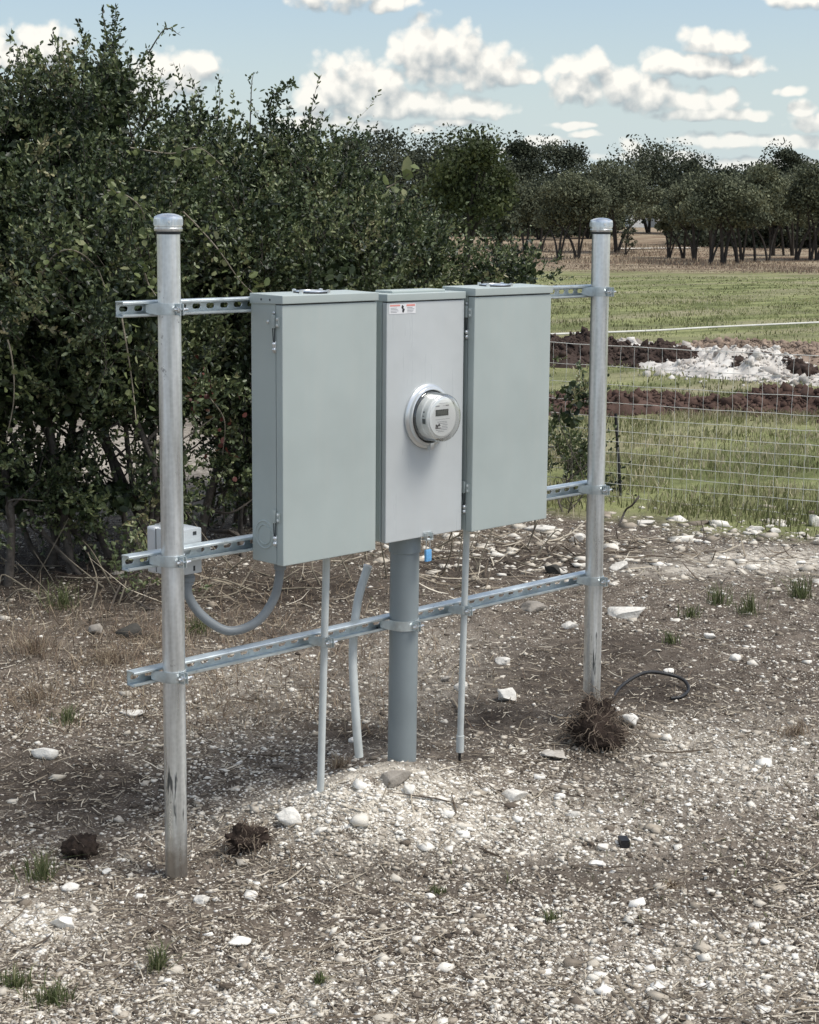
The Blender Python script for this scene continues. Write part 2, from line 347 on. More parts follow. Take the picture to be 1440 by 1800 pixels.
MT['pvc2'] = mat('pale_pvc', (.54, .57, .555), .45, 0, .5, var=.12, vscale=14)
MT['flex'] = mat('grey_flexible_conduit', (.22, .24, .25), .45, 0, .5, var=.1, vscale=20)
MT['ring'] = mat('brushed_meter_ring', (.72, .74, .74), .3, .7)
MT['mwhite'] = mat('white_meter_plastic', (.78, .78, .75), .4)
MT['mface'] = mat('meter_face_white', (.86, .86, .83), .5)
MT['lcd'] = mat('lcd_display', (.06, .075, .07), .2)
MT['ink'] = mat('black_ink', (.03, .03, .035), .6)
MT['greyink'] = mat('grey_ink', (.28, .28, .29), .6)
MT['red'] = mat('red_ink', (.75, .30, .26), .6)
MT['white'] = mat('sticker_white', (.80, .80, .80), .5)
MT['blue'] = mat('blue_seal_plastic', (.16, .42, .74), .4, var=.2, vscale=150)
def glass(name):
    m = bpy.data.materials.new(name); m.use_nodes = True; t = m.node_tree; t.nodes.remove(t.nodes['Principled BSDF'])
    lw = N(t, 'ShaderNodeLayerWeight', inp={0: .35}); tr = N(t, 'ShaderNodeBsdfTransparent', inp={0: (.95, .96, .96, 1)})
    gl = N(t, 'ShaderNodeBsdfGlossy', inp={0: (.9, .92, .92, 1), 'Roughness': .06})
    f = M(t, 'MULTIPLY_ADD', lw.outputs['Facing'], .75, .07)
    ms = N(t, 'ShaderNodeMixShader', inp={0: f, 1: tr.outputs[0], 2: gl.outputs[0]}); t.links.new(ms.outputs[0], t.nodes['Material Output'].inputs[0])
    return m
MT['glass'] = glass('clear_meter_cover')
# leafy things
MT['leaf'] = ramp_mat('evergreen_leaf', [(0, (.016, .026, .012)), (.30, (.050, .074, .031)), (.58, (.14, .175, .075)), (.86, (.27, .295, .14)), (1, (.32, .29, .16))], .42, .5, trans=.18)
MT['vine'] = ramp_mat('vine_leaf', [(0, (.09, .12, .035)), (.6, (.17, .20, .075)), (1, (.33, .33, .18))], .5, .4, trans=.25)
MT['redleaf'] = ramp_mat('reddish_leaf', [(0, (.07, .02, .015)), (.6, (.12, .035, .025)), (1, (.14, .12, .05))], .5, .4, trans=.2)
MT['bark'] = mat('grey_bark', (.10, .085, .07), .85, var=.5, vscale=25, bump=.6, bscale=120)
MT['twig'] = mat('pale_twig', (.22, .19, .14), .8, var=.4, vscale=30)
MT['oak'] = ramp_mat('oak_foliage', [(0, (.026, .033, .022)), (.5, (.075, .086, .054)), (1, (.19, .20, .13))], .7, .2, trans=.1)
MT['oaklit'] = ramp_mat('sunlit_oak_foliage', [(0, (.050, .058, .036)), (.5, (.145, .158, .096)), (1, (.30, .31, .19))], .7, .2, trans=.1)  # lighter copy of the oak ramp, sunlit look put into the leaf colour
MT['juniper'] = ramp_mat('bright_foliage', [(0, (.030, .042, .018)), (.5, (.072, .090, .036)), (1, (.17, .18, .08))], .65, .25, trans=.15)
MT['grassb'] = ramp_mat('field_grass_blades', [(0, (.095, .088, .045)), (.25, (.155, .175, .072)), (.5, (.265, .285, .12)), (.75, (.40, .39, .20)), (1, (.54, .49, .34))], .7, .2, trans=.25)
MT['meadow'] = ramp_mat('meadow_grass_blades', [(0, (.065, .058, .032)), (.3, (.11, .125, .050)), (.6, (.19, .205, .085)), (.82, (.30, .28, .15)), (1, (.50, .44, .31))], .7, .2, trans=.22)
MT['tuft'] = ramp_mat('green_grass_blades', [(0, (.07, .09, .035)), (.6, (.14, .165, .07)), (1, (.34, .32, .19))], .65, .25, trans=.25)
MT['straw'] = ramp_mat('dry_straw', [(0, (.045, .033, .025)), (.3, (.14, .11, .08)), (.6, (.36, .31, .235)), (1, (.70, .64, .53))], .75, .2)
MT['dryg'] = ramp_mat('dry_grass_blades', [(0, (.15, .105, .08)), (.5, (.30, .235, .17)), (1, (.50, .43, .31))], .75, .2, trans=.2)
MT['gravel'] = ramp_mat('limestone_gravel', [(0, (.04, .032, .026)), (.16, (.13, .105, .082)), (.36, (.43, .375, .30)), (.66, (.70, .65, .56)), (1, (.90, .87, .80))], .85, .2, bump=.35, bscale=400, noise=.12, nscale=160, ncol=(.20, .16, .12))
MT['rock'] = ramp_mat('white_limestone', [(0, (.10, .09, .08)), (.4, (.33, .30, .26)), (1, (.86, .83, .76))], .85, .2, bump=1., bscale=90, noise=.30, nscale=28, ncol=(.24, .20, .16))
MT['rockdark'] = ramp_mat('grey_lichened_rock', [(0, (.05, .048, .042)), (1, (.20, .185, .16))], .9, .2, bump=.8, bscale=110, noise=.6, nscale=35, ncol=(.05, .045, .04))
MT['root'] = mat('brown_root', (.15, .115, .085), .85, var=.5, vscale=60)
MT['soil'] = mat('dark_soil', (.042, .031, .025), .95, 0, .1, var=.5, vscale=25, bump=1., bscale=70)
# ------------------------------------------------------------------ ground
def gmat():
    m = bpy.data.materials.new('ground_earth_and_grass'); m.use_nodes = True; t = m.node_tree; b = t.nodes['Principled BSDF']
    tcn = N(t, 'ShaderNodeTexCoord'); P = tcn.outputs['Object']
    def A(n): return N(t, 'ShaderNodeAttribute', attribute_name=n).outputs['Fac']
    def NO(sc_, det=5., ro=.6, vec=None): return N(t, 'ShaderNodeTexNoise', inp={0: vec or P, 'Scale': sc_, 'Detail': det, 'Roughness': ro}).outputs[0]
    def MR(v, a, b_, c=0., d=1.): return N(t, 'ShaderNodeMapRange', inp={0: v, 1: a, 2: b_, 3: c, 4: d}).outputs[0]
    def MX(f, a, b_):
        n = N(t, 'ShaderNodeMix', data_type='RGBA')
        for i, v in ((0, f), (6, a), (7, b_)):
            if isinstance(v, bpy.types.NodeSocket): t.links.new(v, n.inputs[i])
            else: n.inputs[i].default_value = v if i == 0 else (*v, 1)
        return n.outputs[2]
    # bare earth
    e1 = MX(MR(NO(14, 6), .35, .65), (.060, .048, .038), (.20, .165, .132))
    pebble = N(t, 'ShaderNodeTexVoronoi', inp={0: P, 'Scale': 95., 'Randomness': 1.})
    pm = MR(pebble.outputs['Distance'], .30, .42, 1., 0.)
    pc = N(t, 'ShaderNodeSeparateColor', inp={0: pebble.outputs['Color']})
    pb = MX(MR(pc.outputs[0], .2, 1.), (.14, .11, .085), (.62, .56, .47))
    e2 = MX(M(t, 'MULTIPLY', pm, MR(NO(6, 4), .35, .6, .35, .95)), e1, pb)
    e3 = MX(M(t, 'MULTIPLY', A('pale'), MR(NO(22, 6, .7), .34, .60)), e2, (.64, .585, .495))
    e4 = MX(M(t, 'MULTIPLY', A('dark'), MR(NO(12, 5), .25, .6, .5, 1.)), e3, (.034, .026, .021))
    # grass
    mpv = N(t, 'ShaderNodeMapping', inp={0: P, 'Rotation': (0, 0, YAW), 'Scale': (.35, 1.6, 1)}).outputs[0]
    g1_ = MX(MR(NO(.9, 6, .6, mpv), .40, .60), (.15, .168, .064), (.35, .365, .165))
    g2_ = MX(MR(NO(.35, 5, .6, mpv), .48, .68), g1_, (.38, .34, .22))
    g3_ = MX(MR(NO(9, 6, .7), .30, .72, 0., .5), g2_, (.06, .075, .03))
    dry = MX(MR(NO(.5, 5, .6, mpv), .40, .62), (.20, .135, .095), (.40, .33, .235))
    g4_ = MX(A('dry'), g3_, dry)
    c = MX(A('grass'), e4, g4_)
    t.links.new(c, b.inputs['Base Color']); b.inputs['Roughness'].default_value = .95; b.inputs['Specular IOR Level'].default_value = .15
    hsum = M(t, 'MULTIPLY_ADD', NO(45, 6, .7), .6, M(t, 'MULTIPLY', pm, .4))
    bp = N(t, 'ShaderNodeBump', inp={'Strength': .9, 'Distance': .012, 'Height': hsum}); t.links.new(bp.outputs[0], b.inputs['Normal'])
    return m
def axis(parts):
    out = [parts[0][0]]
    for a, b_, n in parts: out += list(np.linspace(a, b_, n+1)[1:])
    return np.array(out)
sa_ = axis([(-60, 0, 12), (0, 2.4, 12), (2.4, 9.5, 260), (9.5, 16, 90), (16, 40, 100), (40, 140, 90), (140, 400, 40), (400, 2600, 14)])
th = axis([(-1800, -300, 8), (-300, -60, 20), (-60, -12, 60), (-12, -2.6, 90), (-2.6, 3.2, 210), (3.2, 12, 90), (12, 60, 60), (60, 300, 20), (300, 1800, 8)])
Sg, Tg = np.meshgrid(sa_, th, indexing='ij'); Xg, Yg = xy_of(Sg, Tg); Zg = gz(Xg, Yg)
def spots(lst, X, Y):
    out = np.zeros_like(X)
    for (px, py, rx, ry, a) in lst:
        c = G(px, py); s0, t0 = st_of(c[0], c[1]); s, t = st_of(X, Y)
        wx = rx*s0/FPX; ws = abs(ry)*s0/FPX*s0/1.75
        out = np.maximum(out, a*np.exp(-((t-t0)/wx)**2-((s-s0)/ws)**2))
    return out
PALE = [(150, 800, 500, 70, .8), (1370, 985, 170, 20, 1.5), (1190, 1000, 110, 14, 1.1), (60, 1620, 110, 45, 1.3), (690, 1395, 240, 55, 1.3), (1250, 1330, 220, 80, .7), (1000, 1450, 200, 60, .7), (760, 1180, 140, 90, .55), (430, 1210, 120, 70, .5), (1200, 1700, 300, 90, .45), (480, 1750, 260, 60, .4), (600, 1490, 90, 30, .7)]
DARK = [(960, 985, 180, 22, .8), (1000, 1200, 330, 60, .7), (120, 1380, 190, 60, .9), (1050, 1300, 110, 60, 1), (1150, 1220, 150, 40, .9), (860, 1265, 160, 45, .95), (1100, 1140, 150, 40, .7), (480, 1250, 150, 40, .5), (430, 1490, 60, 30, .7), (680, 1520, 330, 25, .5), (150, 1020, 300, 60, 1), (500, 1040, 250, 50, 1), (800, 1000, 160, 30, .8), (620, 1290, 100, 25, .9), (900, 1540, 300, 22, .45), (1380, 1560, 200, 50, .35), (140, 1500, 40, 20, .8), (820, 1330, 60, 15, .8)]  # dark soil; patches along the bush foot paint the bushes' shade into the ground
TRK = [(1380, 985, 190, 20, 1), (1200, 1000, 110, 12, .9)]
def zones(X, Y):
    s, t = st_of(X, Y); n = fbm(X, Y, .7, 21); n2 = fbm(X, Y, 2.6, 25)
    edge = 9.35+.25*np.clip(1.3-t, -3, 0)+n*1.4+n2*.5
    grass = np.clip((s-edge)/.55, 0, 1)
    grass = grass*np.clip((t+.9+n2*.6-(s-9)*.0)/.5, 0, 1)+np.clip((s-17)/3, 0, 1)*(t < .5)*np.clip((s-9)/3, 0, 1); grass = np.clip(grass, 0, 1)
    dry = np.clip((s-62-12*n)/14, 0, 1)*np.clip((180+t*.5-s)/12, 0, 1)*.95
    dry = np.maximum(dry, .6*np.exp(-((s-23)/3.)**2)*np.clip((fbm(X, Y, .5, 31)+.1)*6, 0, 1))
    return grass, dry
gr, dr = zones(Xg, Yg)
ni, nj = Sg.shape; idx = np.arange(ni*nj).reshape(ni, nj)
Fq = np.stack([idx[:-1, :-1], idx[:-1, 1:], idx[1:, 1:], idx[1:, :-1]], -1).reshape(-1, 4)[:, ::-1]
GM = gmat()
o = npmesh('ground', np.stack([Xg, Yg, Zg], -1).reshape(-1, 3), Fq, GM, smooth=True,
       attrs={'pale': spots(PALE, Xg, Yg).ravel(), 'dark': spots(DARK, Xg, Yg).ravel(), 'grass': gr.ravel(), 'dry': dr.ravel()})
if o.data.polygons[0].normal.z < 0: o.data.flip_normals()
tag(o, kind='structure')
# ------------------------------------------------------------------ metering rack
LX = 0.00223; RX = -0.010; LPOST = 1.80398; RP = .03015
ZS = (1.5554, .8897, .5735); ZTOP = 1.779
def post(label, x0, lean, zb, ztop):
    t = empty('metal_post', (x0+lean*zb, 0, zb), label, 'post', 'galvanised posts of the meter rack')
    a = Vector((x0+lean*zb, 0, zb-.25)); b = Vector((x0+lean*ztop, 0, ztop)); bm = bmesh.new()
    cyl(bm, a, b, RP, 48); bmo(bm, 'pipe', MT['post'], t, smooth=40)
    bm = bmesh.new(); x, z = x0+lean*ztop, ztop-.036
    lathe(bm, [(RP+.0005, 0), (RP+.0062, .001), (RP+.0068, .004), (RP+.0068, .008), (RP+.0054, .0095), (RP+.0054, .0125), (RP+.007, .014), (RP+.007, .034), (RP+.0055, .038), (RP-.004, .0425), (RP-.015, .0455), (0, .0465)], (x, 0, z))
    c = bmo(bm, 'cap', MT['zinc'], t, smooth=35)
    bm = bmesh.new()
    for k in range(60):      # knurled band round the cap
        a_ = k*math.pi/30; cyl(bm, (x+(RP+.0068)*math.cos(a_), (RP+.0068)*math.sin(a_), z+.0165), (x+(RP+.0068)*math.cos(a_), (RP+.0068)*math.sin(a_), z+.0315), .0011, 5)
    bmo(bm, 'knurling', MT['galv'], c)
    bm = bmesh.new(); cyl(bm, (x-.021, -.0305, z+.025), (x-.0225, -.0335, z+.025), .0035, 10); bmo(bm, 'rivet', MT['zinc'], c)
    bm = bmesh.new(); cyl(bm, (x, 0, z-.007), (x, 0, z-.0005), RP+.0012, 40); bmo(bm, 'thread', MT['seam'], t, smooth=40)
    return t
post('nearest galvanised steel post, standing at the left end of the rack', 0, LX, 0., 1.79)
post('galvanised steel post at the far right end of the rack, root clump at its foot', LPOST, RX, .095, 1.787)
def clamp(par, x, z, r, w=.030, big=False):
    """two-piece strut clamp round a pipe; ears and bolt at the front"""
    bm = bmesh.new(); th_ = .0022; a0 = math.radians(4)
    for sgn in (-1, 1):
        pts = [(sgn*(r+.014), .040), (sgn*(r+.010), .030), (sgn*(r+.002), .012)]
        for k in range(13):
            a = math.radians(0)+k/12*(math.pi/2-a0); pts.append((sgn*r*math.cos(a), -r*math.sin(a)))
        pts += [(sgn*.0035, -r-.006), (sgn*.0035, -r-.024)]
        ring = []
        P = np.array(pts); tg = np.gradient(P, axis=0); tg /= np.linalg.norm(tg, axis=1)[:, None]; nr = np.stack([tg[:, 1], -tg[:, 0]], 1)*(-sgn)
        if (P[6]+nr[6]*.01) @ (P[6]+nr[6]*.01) < P[6] @ P[6]: nr = -nr
        for i, (p, n) in enumerate(zip(P, nr)):
            hh = w/2*(.62 if i < 1 else (.8 if i < 2 else 1))
            ring.append([bm.verts.new((x+q[0], q[1], z+dz)) for q, dz in ((p+n*.0006, -hh), (p+n*.0006, hh), (p+n*(.0006+th_), hh), (p+n*(.0006+th_), -hh))])
        for A_, B_ in zip(ring[:-1], ring[1:]):
            for k in range(4): bm.faces.new((A_[k], A_[(k+1) % 4], B_[(k+1) % 4], B_[k]))
        bm.faces.new(ring[0]); bm.faces.new(ring[-1][::-1])
    bmesh.ops.recalc_face_normals(bm, faces=bm.faces)
    c = bmo(bm, 'pipe_clamp', MT['strut'], par, smooth=40)
    bm = bmesh.new(); y = -r-.016
    cyl(bm, (x-.021, y, z), (x+.024, y, z), .0034, 12); cyl(bm, (x-.0125, y, z), (x-.006, y, z), .0078, 6); cyl(bm, (x+.006, y, z), (x+.0105, y, z), .0082, 4); cyl(bm, (x-.0058, y, z), (x-.0046, y, z), .0095, 16)
    bmo(bm, 'bolt', MT['zinc'], c, smooth=30)
def strut(label, x0, x1, z, y0=.0305):
    t = empty('strut_channel', (x0, y0, z), label, 'steel channel', 'slotted channels clamped across the posts')
    bm = bmesh.new(); h = .0207; d = .034; k = .0026
    def plate(xa, xb, ya, yb, za, zb): box(bm, xa, xb, ya, yb, za, zb)
    # top and bottom flanges, in-turned rolled lips
    prof = [(0.000, .0128), (.0, .0175), (.0014, .0198), (.0035, h), (d, h), (d, h-k), (.0045, h-k), (.0030, .0178), (.0028, .0146), (.0075, .0142), (.0075, .0128)]
    for sg in (1, -1):
        A_ = [bm.verts.new((x0, y0+p[0], z+sg*p[1])) for p in prof]; B_ = [bm.verts.new((x1, y0+p[0], z+sg*p[1])) for p in prof]
        n = len(prof)
        for i in range(n): bm.faces.new((A_[i], A_[(i+1) % n], B_[(i+1) % n], B_[i]))
        bm.faces.new(A_); bm.faces.new(B_[::-1])
    # slotted web
    pitch = .0476; yw = y0+d-k; hw = h-k-.0001; x = x0
    while x < x1-1e-4:
        xe = min(x+pitch, x1); cx_ = x+pitch/2
        if xe-x < pitch-.001: plate(x, xe, yw, yw+k, z-hw, z+hw); break
        ov = []
        for q in range(16):
            a = 2*math.pi*(q+.5)/16; ox = .0072*math.cos(a)+(.0070 if math.cos(a) > 0 else -.0070); ov.append((cx_+ox, .0072*math.sin(a)))
        outer = []
        for (ox, oz) in ov:
            dx, dz = ox-cx_, oz; s_ = min((pitch/2)/max(abs(dx), 1e-6), hw/max(abs(dz), 1e-6)); outer.append((cx_+dx*s_, dz*s_))
        fr = {}
        for yy in (yw, yw+k):
            I = [bm.verts.new((a, yy, z+b)) for a, b in ov]; O = [bm.verts.new((a, yy, z+b)) for a, b in outer]; fr[yy] = I
            for q in range(16):
                q2 = (q+1) % 16; bm.faces.new((I[q], I[q2], O[q2], O[q]))
            # corners
            cs = [(x, -hw), (xe, -hw), (xe, hw), (x, hw)]
            for (a, b) in cs:
                best = sorted(range(16), key=lambda q: (outer[q][0]-a)**2+(outer[q][1]-b)**2)[:2]
                bm.faces.new((bm.verts.new((a, yy, z+b)), O[best[0]], O[best[1]]))
        I, J = fr[yw], fr[yw+k]
        for q in range(16): bm.faces.new((I[q], I[(q+1) % 16], J[(q+1) % 16], J[q]))
        x = xe
    bmesh.ops.recalc_face_normals(bm, faces=bm.faces)
    bmo(bm, 'channel', MT['strut'], t, smooth=25)
    return t
sx0 = [ONY(215.5, 543, .035)[0], ONY(226, 983, .035)[0], ONY(235, 1190, .035)[0]]
sx1 = 1.838
s1 = strut('topmost slotted steel channel, level with the tops of the grey cabinets', sx0[0], sx1, ZS[0])
s2_ = strut('middle slotted steel channel, running behind the lower part of the cabinets', sx0[1], sx1, ZS[1])
s3 = strut('lowest slotted steel channel, crossing bare below the grey cabinets', sx0[2], sx1, ZS[2])
for s_, z in ((s1, ZS[0]), (s2_, ZS[1]), (s3, ZS[2])):
    clamp(s_, LX*z, z, RP); clamp(s_, LPOST+RX*z, z, RP)
# the outer enclosures
BW, BD, BH = .3535, .131, .740
def enclosure(x, z, label):
    t = empty('electrical_cabinet', (x, .0305, z), label, 'electrical box', 'matching grey cabinets either side of the meter')
    yb = .030; yf = yb-BD
    bm = bmesh.new(); box(bm, x+.001, x+BW-.001, yf+.029, yb, z+.001, z+BH-.012, .002)
    box(bm, x+.003, x+BW-.003, yf+.004, yf+.029, z+.003, z+.03, .001); body = bmo(bm, 'body', MT['paint'], t)
    bm = bmesh.new(); box(bm, x, x+BW, yf, yf+.0265, z, z+BH-.026, .0028, 3); door = bmo(bm, 'door', MT['paint'], t, smooth=50)
    bm = bmesh.new(); box(bm, x+.002, x+BW-.002, yf+.004, yf+.03, z+BH-.0255, z+BH-.0225, 0); bmo(bm, 'seam', MT['seam'], t)
    bm = bmesh.new()   # rain hood with a slightly sloping top
    xa, xb, ya, y2, z0_, z1_ = x-.003, x+BW+.003, yf-.0045, yb+.001, z+BH-.0225, z+BH
    r = bmesh.ops.create_cube(bm, size=1)['verts']
    for v in r:
        fy = v.co.y > 0; v.co = Vector((xb if v.co.x > 0 else xa, y2 if fy else ya, (z1_+(.003 if fy else 0)) if v.co.z > 0 else (z0_-(.0 if not fy else .003))))
    bmesh.ops.bevel(bm, geom=list(bm.edges), offset=.0022, segments=3, profile=.7, affect='EDGES')
    hood = bmo(bm, 'rain_hood', MT['paint'], t, smooth=50)
    # hub plate on the hood
    cx_, cy_, zt = x+BW*.47, yb-.062, z+BH+.0015
    bm = bmesh.new(); lathe(bm, [(.050, -.002), (.050, .0035), (.0, .0035)], (cx_, cy_, zt)); hp = bmo(bm, 'gasket', MT['rubber'], t, smooth=40)
    bm = bmesh.new(); lathe(bm, [(.045, .003), (.044, .0062), (.030, .0075), (.028, .0055), (0, .0055)], (cx_, cy_, zt))
    for a in range(4):
        an = a*math.pi/2+.4; lathe(bm, [(.006, .0), (.006, .010), (0, .011)], (cx_+.058*math.cos(an), cy_+.05*math.sin(an), zt-.001), seg=10)
    bmo(bm, 'hub_plate', MT['zinc'], hp, smooth=40)
    # knockout rings pressed into the side
    bm = bmesh.new()
    for (R_, w_) in ((.0385, .0032), (.0270, .0024)):
        lathe(bm, [(R_-w_, -.0005), (R_-w_*.4, .0024), (R_+w_*.4, .0024), (R_+w_, -.0005)], (x+.001, yb-.052, z+.079), (-1, 0, 0), 40)
    bmo(bm, 'knockout', MT['paint'], t, smooth=60)
    # screws in side
    for (dy, dz) in ((-.072, BH-.072), (-.098, BH-.047)):
        bm = bmesh.new(); lathe(bm, [(.0048, -.001), (.0048, .0022), (.0025, .0042), (0, .0044)], (x+.001 if dy > -.09 else x, yb+dy, z+dz), (-1, 0, 0), 12); bmo(bm, 'screw', MT['zinc'], t, smooth=50)
    for dy in (-.048, -.084):
        bm = bmesh.new(); lathe(bm, [(.003, 0), (.003, .0008), (0, .0008)], (x-.003, yb+dy, z+BH-.0125), (-1, 0, 0), 10); bmo(bm, 'hole', MT['ink'], t)
    for zt in (z+BH-.088, z+.118):   # draw latches
        yl = yb-.1
        bm = bmesh.new(); box(bm, x-.009, x-.0005, yl-.006, yl+.006, zt, zt+.036, .003, 2); box(bm, x-.0042, x+.0006, yl-.021, yl-.008, zt+.003, zt+.030, .001)
        la = bmo(bm, 'latch', MT['paint'], t, smooth=40)
        bm = bmesh.new()
        for dy in (-.0045, .0045): cyl(bm, (x-.004, yl+dy, zt+.004), (x-.0035, yl+dy*.4, zt-.042), .0013, 6)
        bmo(bm, 'latch_wire', MT['seam'], la)
        bm = bmesh.new(); box(bm, x-.0022, x-.0002, yl-.007, yl+.007, zt-.066, zt-.034, .0008)
        for dz in (-.043, -.058): lathe(bm, [(.0062, 0), (.0062, .003), (.003, .006), (0, .0062)], (x-.0018, yl, zt+dz), (-1, 0, 0), 12)
        bmo(bm, 'latch_rivet', MT['zinc'], la, smooth=50)
        for dz in (.008, .024):
            bm = bmesh.new(); lathe(bm, [(.0045, 0), (.0045, .0015), (0, .003)], (x-.004, yl-.0145, zt+dz), (-1, 0, 0), 10); bmo(bm, 'latch_screw', MT['zinc'], la, smooth=50)
    return t
def copy_tree(o, parent=None, shift=Vector((0, 0, 0))):
    c = o.copy(); COL.objects.link(c); c.parent = parent
    if parent is None: c.location = o.location+shift
    for ch in list(o.children): copy_tree(ch, c)
    return c
eb = enclosure(.3035, .8447, 'grey steel cabinet nearest the camera, left of the meter, round knockout on its side')
ec = copy_tree(eb, None, Vector((.7615, 0, .0012)))
ec['label'] = 'grey steel cabinet on the right of the meter, next to the far post'
# bolts fixing cabinet backs are hidden; meter socket cabinet
x0, x1, z0, z1, yb = .7225, 1.0455, .8525, 1.5770, .030
mt = empty('meter_socket_box', (x0, .0305, z0), 'narrow paler grey cabinet in the middle, carrying the round meter and a warning sticker', 'electrical box')
bm = bmesh.new(); box(bm, x0, x1, -.0555, yb, z0, z1-.012, .002)
for dy in (-.054, -.030, .0): box(bm, x0-.0035, x0+.001, dy-.0015, dy+.003, z0+.001, z1-.03, .001)
bmo(bm, 'body', MT['paint'], mt)
bm = bmesh.new(); box(bm, x0-.001, x1+.001, -.0755, -.0575, z0-.002, z1-.0245, .003, 3)
cv = bmo(bm, 'cover', MT['paint2'], mt, smooth=50)
bm = bmesh.new(); box(bm, x0+.001, x1-.001, -.0700, -.0550, z1-.0243, z1-.0215); bmo(bm, 'seam', MT['seam'], mt)
bm = bmesh.new(); box(bm, x0-.0035, x1+.0035, -.0795, yb+.001, z1-.0215, z1, .0024, 3)
hd = bmo(bm, 'rain_hood', MT['paint'], mt, smooth=50)
bm = bmesh.new(); box(bm, x0+.05, x1-.05, -.045, yb-.004, z1-.001, z1+.0075, .0035, 3); bmo(bm, 'hub_cover', MT['paint'], hd, smooth=50)
lx, lz = ONY(683.5, 529, -.0758)[0]+.003, 1.5445
bm = bmesh.new(); box(bm, lx, lx+.108, -.0762, -.0756, lz-.025, lz+.003); st_ = bmo(bm, 'warning_sticker', MT['white'], mt)
bm = bmesh.new(); box(bm, lx+.003, lx+.044, -.0766, -.0763, lz-.003, lz+.0015); bmo(bm, 'red_band', MT['red'], st_)
bm = bmesh.new(); box(bm, lx+.070, lx+.105, -.0766, -.0763, lz-.004, lz+.0015); bmo(bm, 'red_band', MT['red'], st_)
for (xa_, xb_, q_) in ((.006, .030, 7), (.073, .095, 5)):
    bm = bmesh.new()
    for k in range(4): box(bm, lx+xa_, lx+xb_+.0035*((k*q_) % 3), -.0766, -.0763, lz-.0085-k*.0042, lz-.0072-k*.0042)
    bmo(bm, 'small_print', MT['greyink'], st_)
bm = bmesh.new()   # dark pictogram: bolt striking a hand
pts = [(.052, .001), (.059, -.004), (.057, -.009), (.063, -.012), (.060, -.019), (.056, -.023), (.052, -.018), (.0535, -.012), (.049, -.008)]
for yy in (-.0766,):
    a_ = [bm.verts.new((lx+p[0], -.0766, lz+p[1])) for p in pts]; b_ = [bm.verts.new((lx+p[0], -.0763, lz+p[1])) for p in pts]
    bm.faces.new(a_); bm.faces.new(b_[::-1])
    for i in range(len(pts)): bm.faces.new((a_[i], a_[(i+1) % len(pts)], b_[(i+1) % len(pts)], b_[i]))
bmesh.ops.recalc_face_normals(bm, faces=bm.faces); bmo(bm, 'pictogram', MT['ink'], st_)
hx = ONY(752, 945, -.078)[0]
bm = bmesh.new(); box(bm, hx-.017, hx+.017, -.0785, -.0757, z0-.002, z0+.013, .001); box(bm, hx-.012, hx+.012, -.092, -.0605, z0-.012, z0-.0085, .001); box(bm, hx-.014, hx-.0105, -.090, -.0757, z0-.012, z0+.010, .001); box(bm, hx+.0105, hx+.014, -.090, -.0757, z0-.012, z0+.010, .001)
bmo(bm, 'hasp', MT['galv'], mt)
# hanging seal lock
zl = z0-.016
pl_ = empty('seal_lock', (hx-.006, -.085, zl-.05), 'small seal lock with a bright blue tag hanging under the meter cabinet', 'padlock')
V, F = tubes([(spline([(hx-.012, -.085, zl-.028), (hx-.012, -.085, zl-.002), (hx-.009, -.085, zl+.007), (hx-.001, -.085, zl+.009), (hx+.004, -.085, zl+.003), (hx+.004, -.085, zl-.028)], 30), .0018)], 8)
npmesh('shackle', V, F, MT['zinc'], pl_, smooth=True)
bm = bmesh.new(); box(bm, hx-.016, hx+.007, -.090, -.081, zl-.060, zl-.024, .002); bmo(bm, 'tag_body', MT['blue'], pl_, smooth=50)
# the meter
mx_, mz_ = ONY(751, 731, -.0757)[0], ONY(751, 731, -.0757)[2]
em = empty('electric_meter', (mx_, -.0757, mz_-.09), 'round white electricity meter under a clear cover, seated in a steel ring', 'electric meter')
ax = (0, -1, 0)
bm = bmesh.new(); lathe(bm, [(.094, -.0005), (.0955, .003), (.0955, .007), (.091, .0115), (.0865, .0125), (.0845, .020), (.081, .0215), (.0785, .019), (.0785, .004)], (mx_, -.0757, mz_), ax, 72)
rg = bmo(bm, 'sealing_ring', MT['ring'], em, smooth=35)
bm = bmesh.new(); box(bm, mx_-.008, mx_+.008, -.1005, -.0865, mz_-.099, mz_-.079, .002); bmo(bm, 'ring_screw', MT['ring'], rg, smooth=40)
bm = bmesh.new(); lathe(bm, [(.0775, .0), (.0775, .016), (.0745, .0185), (.069, .0190), (.0, .0190)], (mx_, -.0757, mz_), ax, 72); bmo(bm, 'base', MT['seam'], em, smooth=35)
yf0 = -.0757-.019
bm = bmesh.new(); lathe(bm, [(.0655, .0), (.0655, .020), (.0625, .022), (.0625, .040), (.0600, .0425), (.0, .0425)], (mx_, yf0, mz_), ax, 64); hs_ = bmo(bm, 'housing', MT['mwhite'], em, smooth=35)
bm = bmesh.new()
def on_side(a0, a1, h0, h1, R_):
    n = 5; A_ = []; 
    for k in range(n+1):
        a = math.radians(a0+(a1-a0)*k/n); A_.append([bm.verts.new((mx_+R_*math.sin(a), yf0-h, mz_+R_*math.cos(a))) for h in (h0, h1)])
    for p, q in zip(A_[:-1], A_[1:]): bm.faces.new((p[0], q[0], q[1], p[1]))
on_side(-104, -90, .0235, .036, .0631); on_side(-74, -70, .024, .030, .0631); on_side(-84, -82, .024, .031, .0631)
bmo(bm, 'optical_port', MT['ink'], hs_)
yp = yf0-.0425
bm = bmesh.new(); lathe(bm, [(.0555, .0), (.0555, .0022), (.0548, .0030), (0, .0030)], (mx_, yp, mz_), ax, 64); fc = bmo(bm, 'dial_face', MT['mface'], em, smooth=35)
yt = yp-.0031
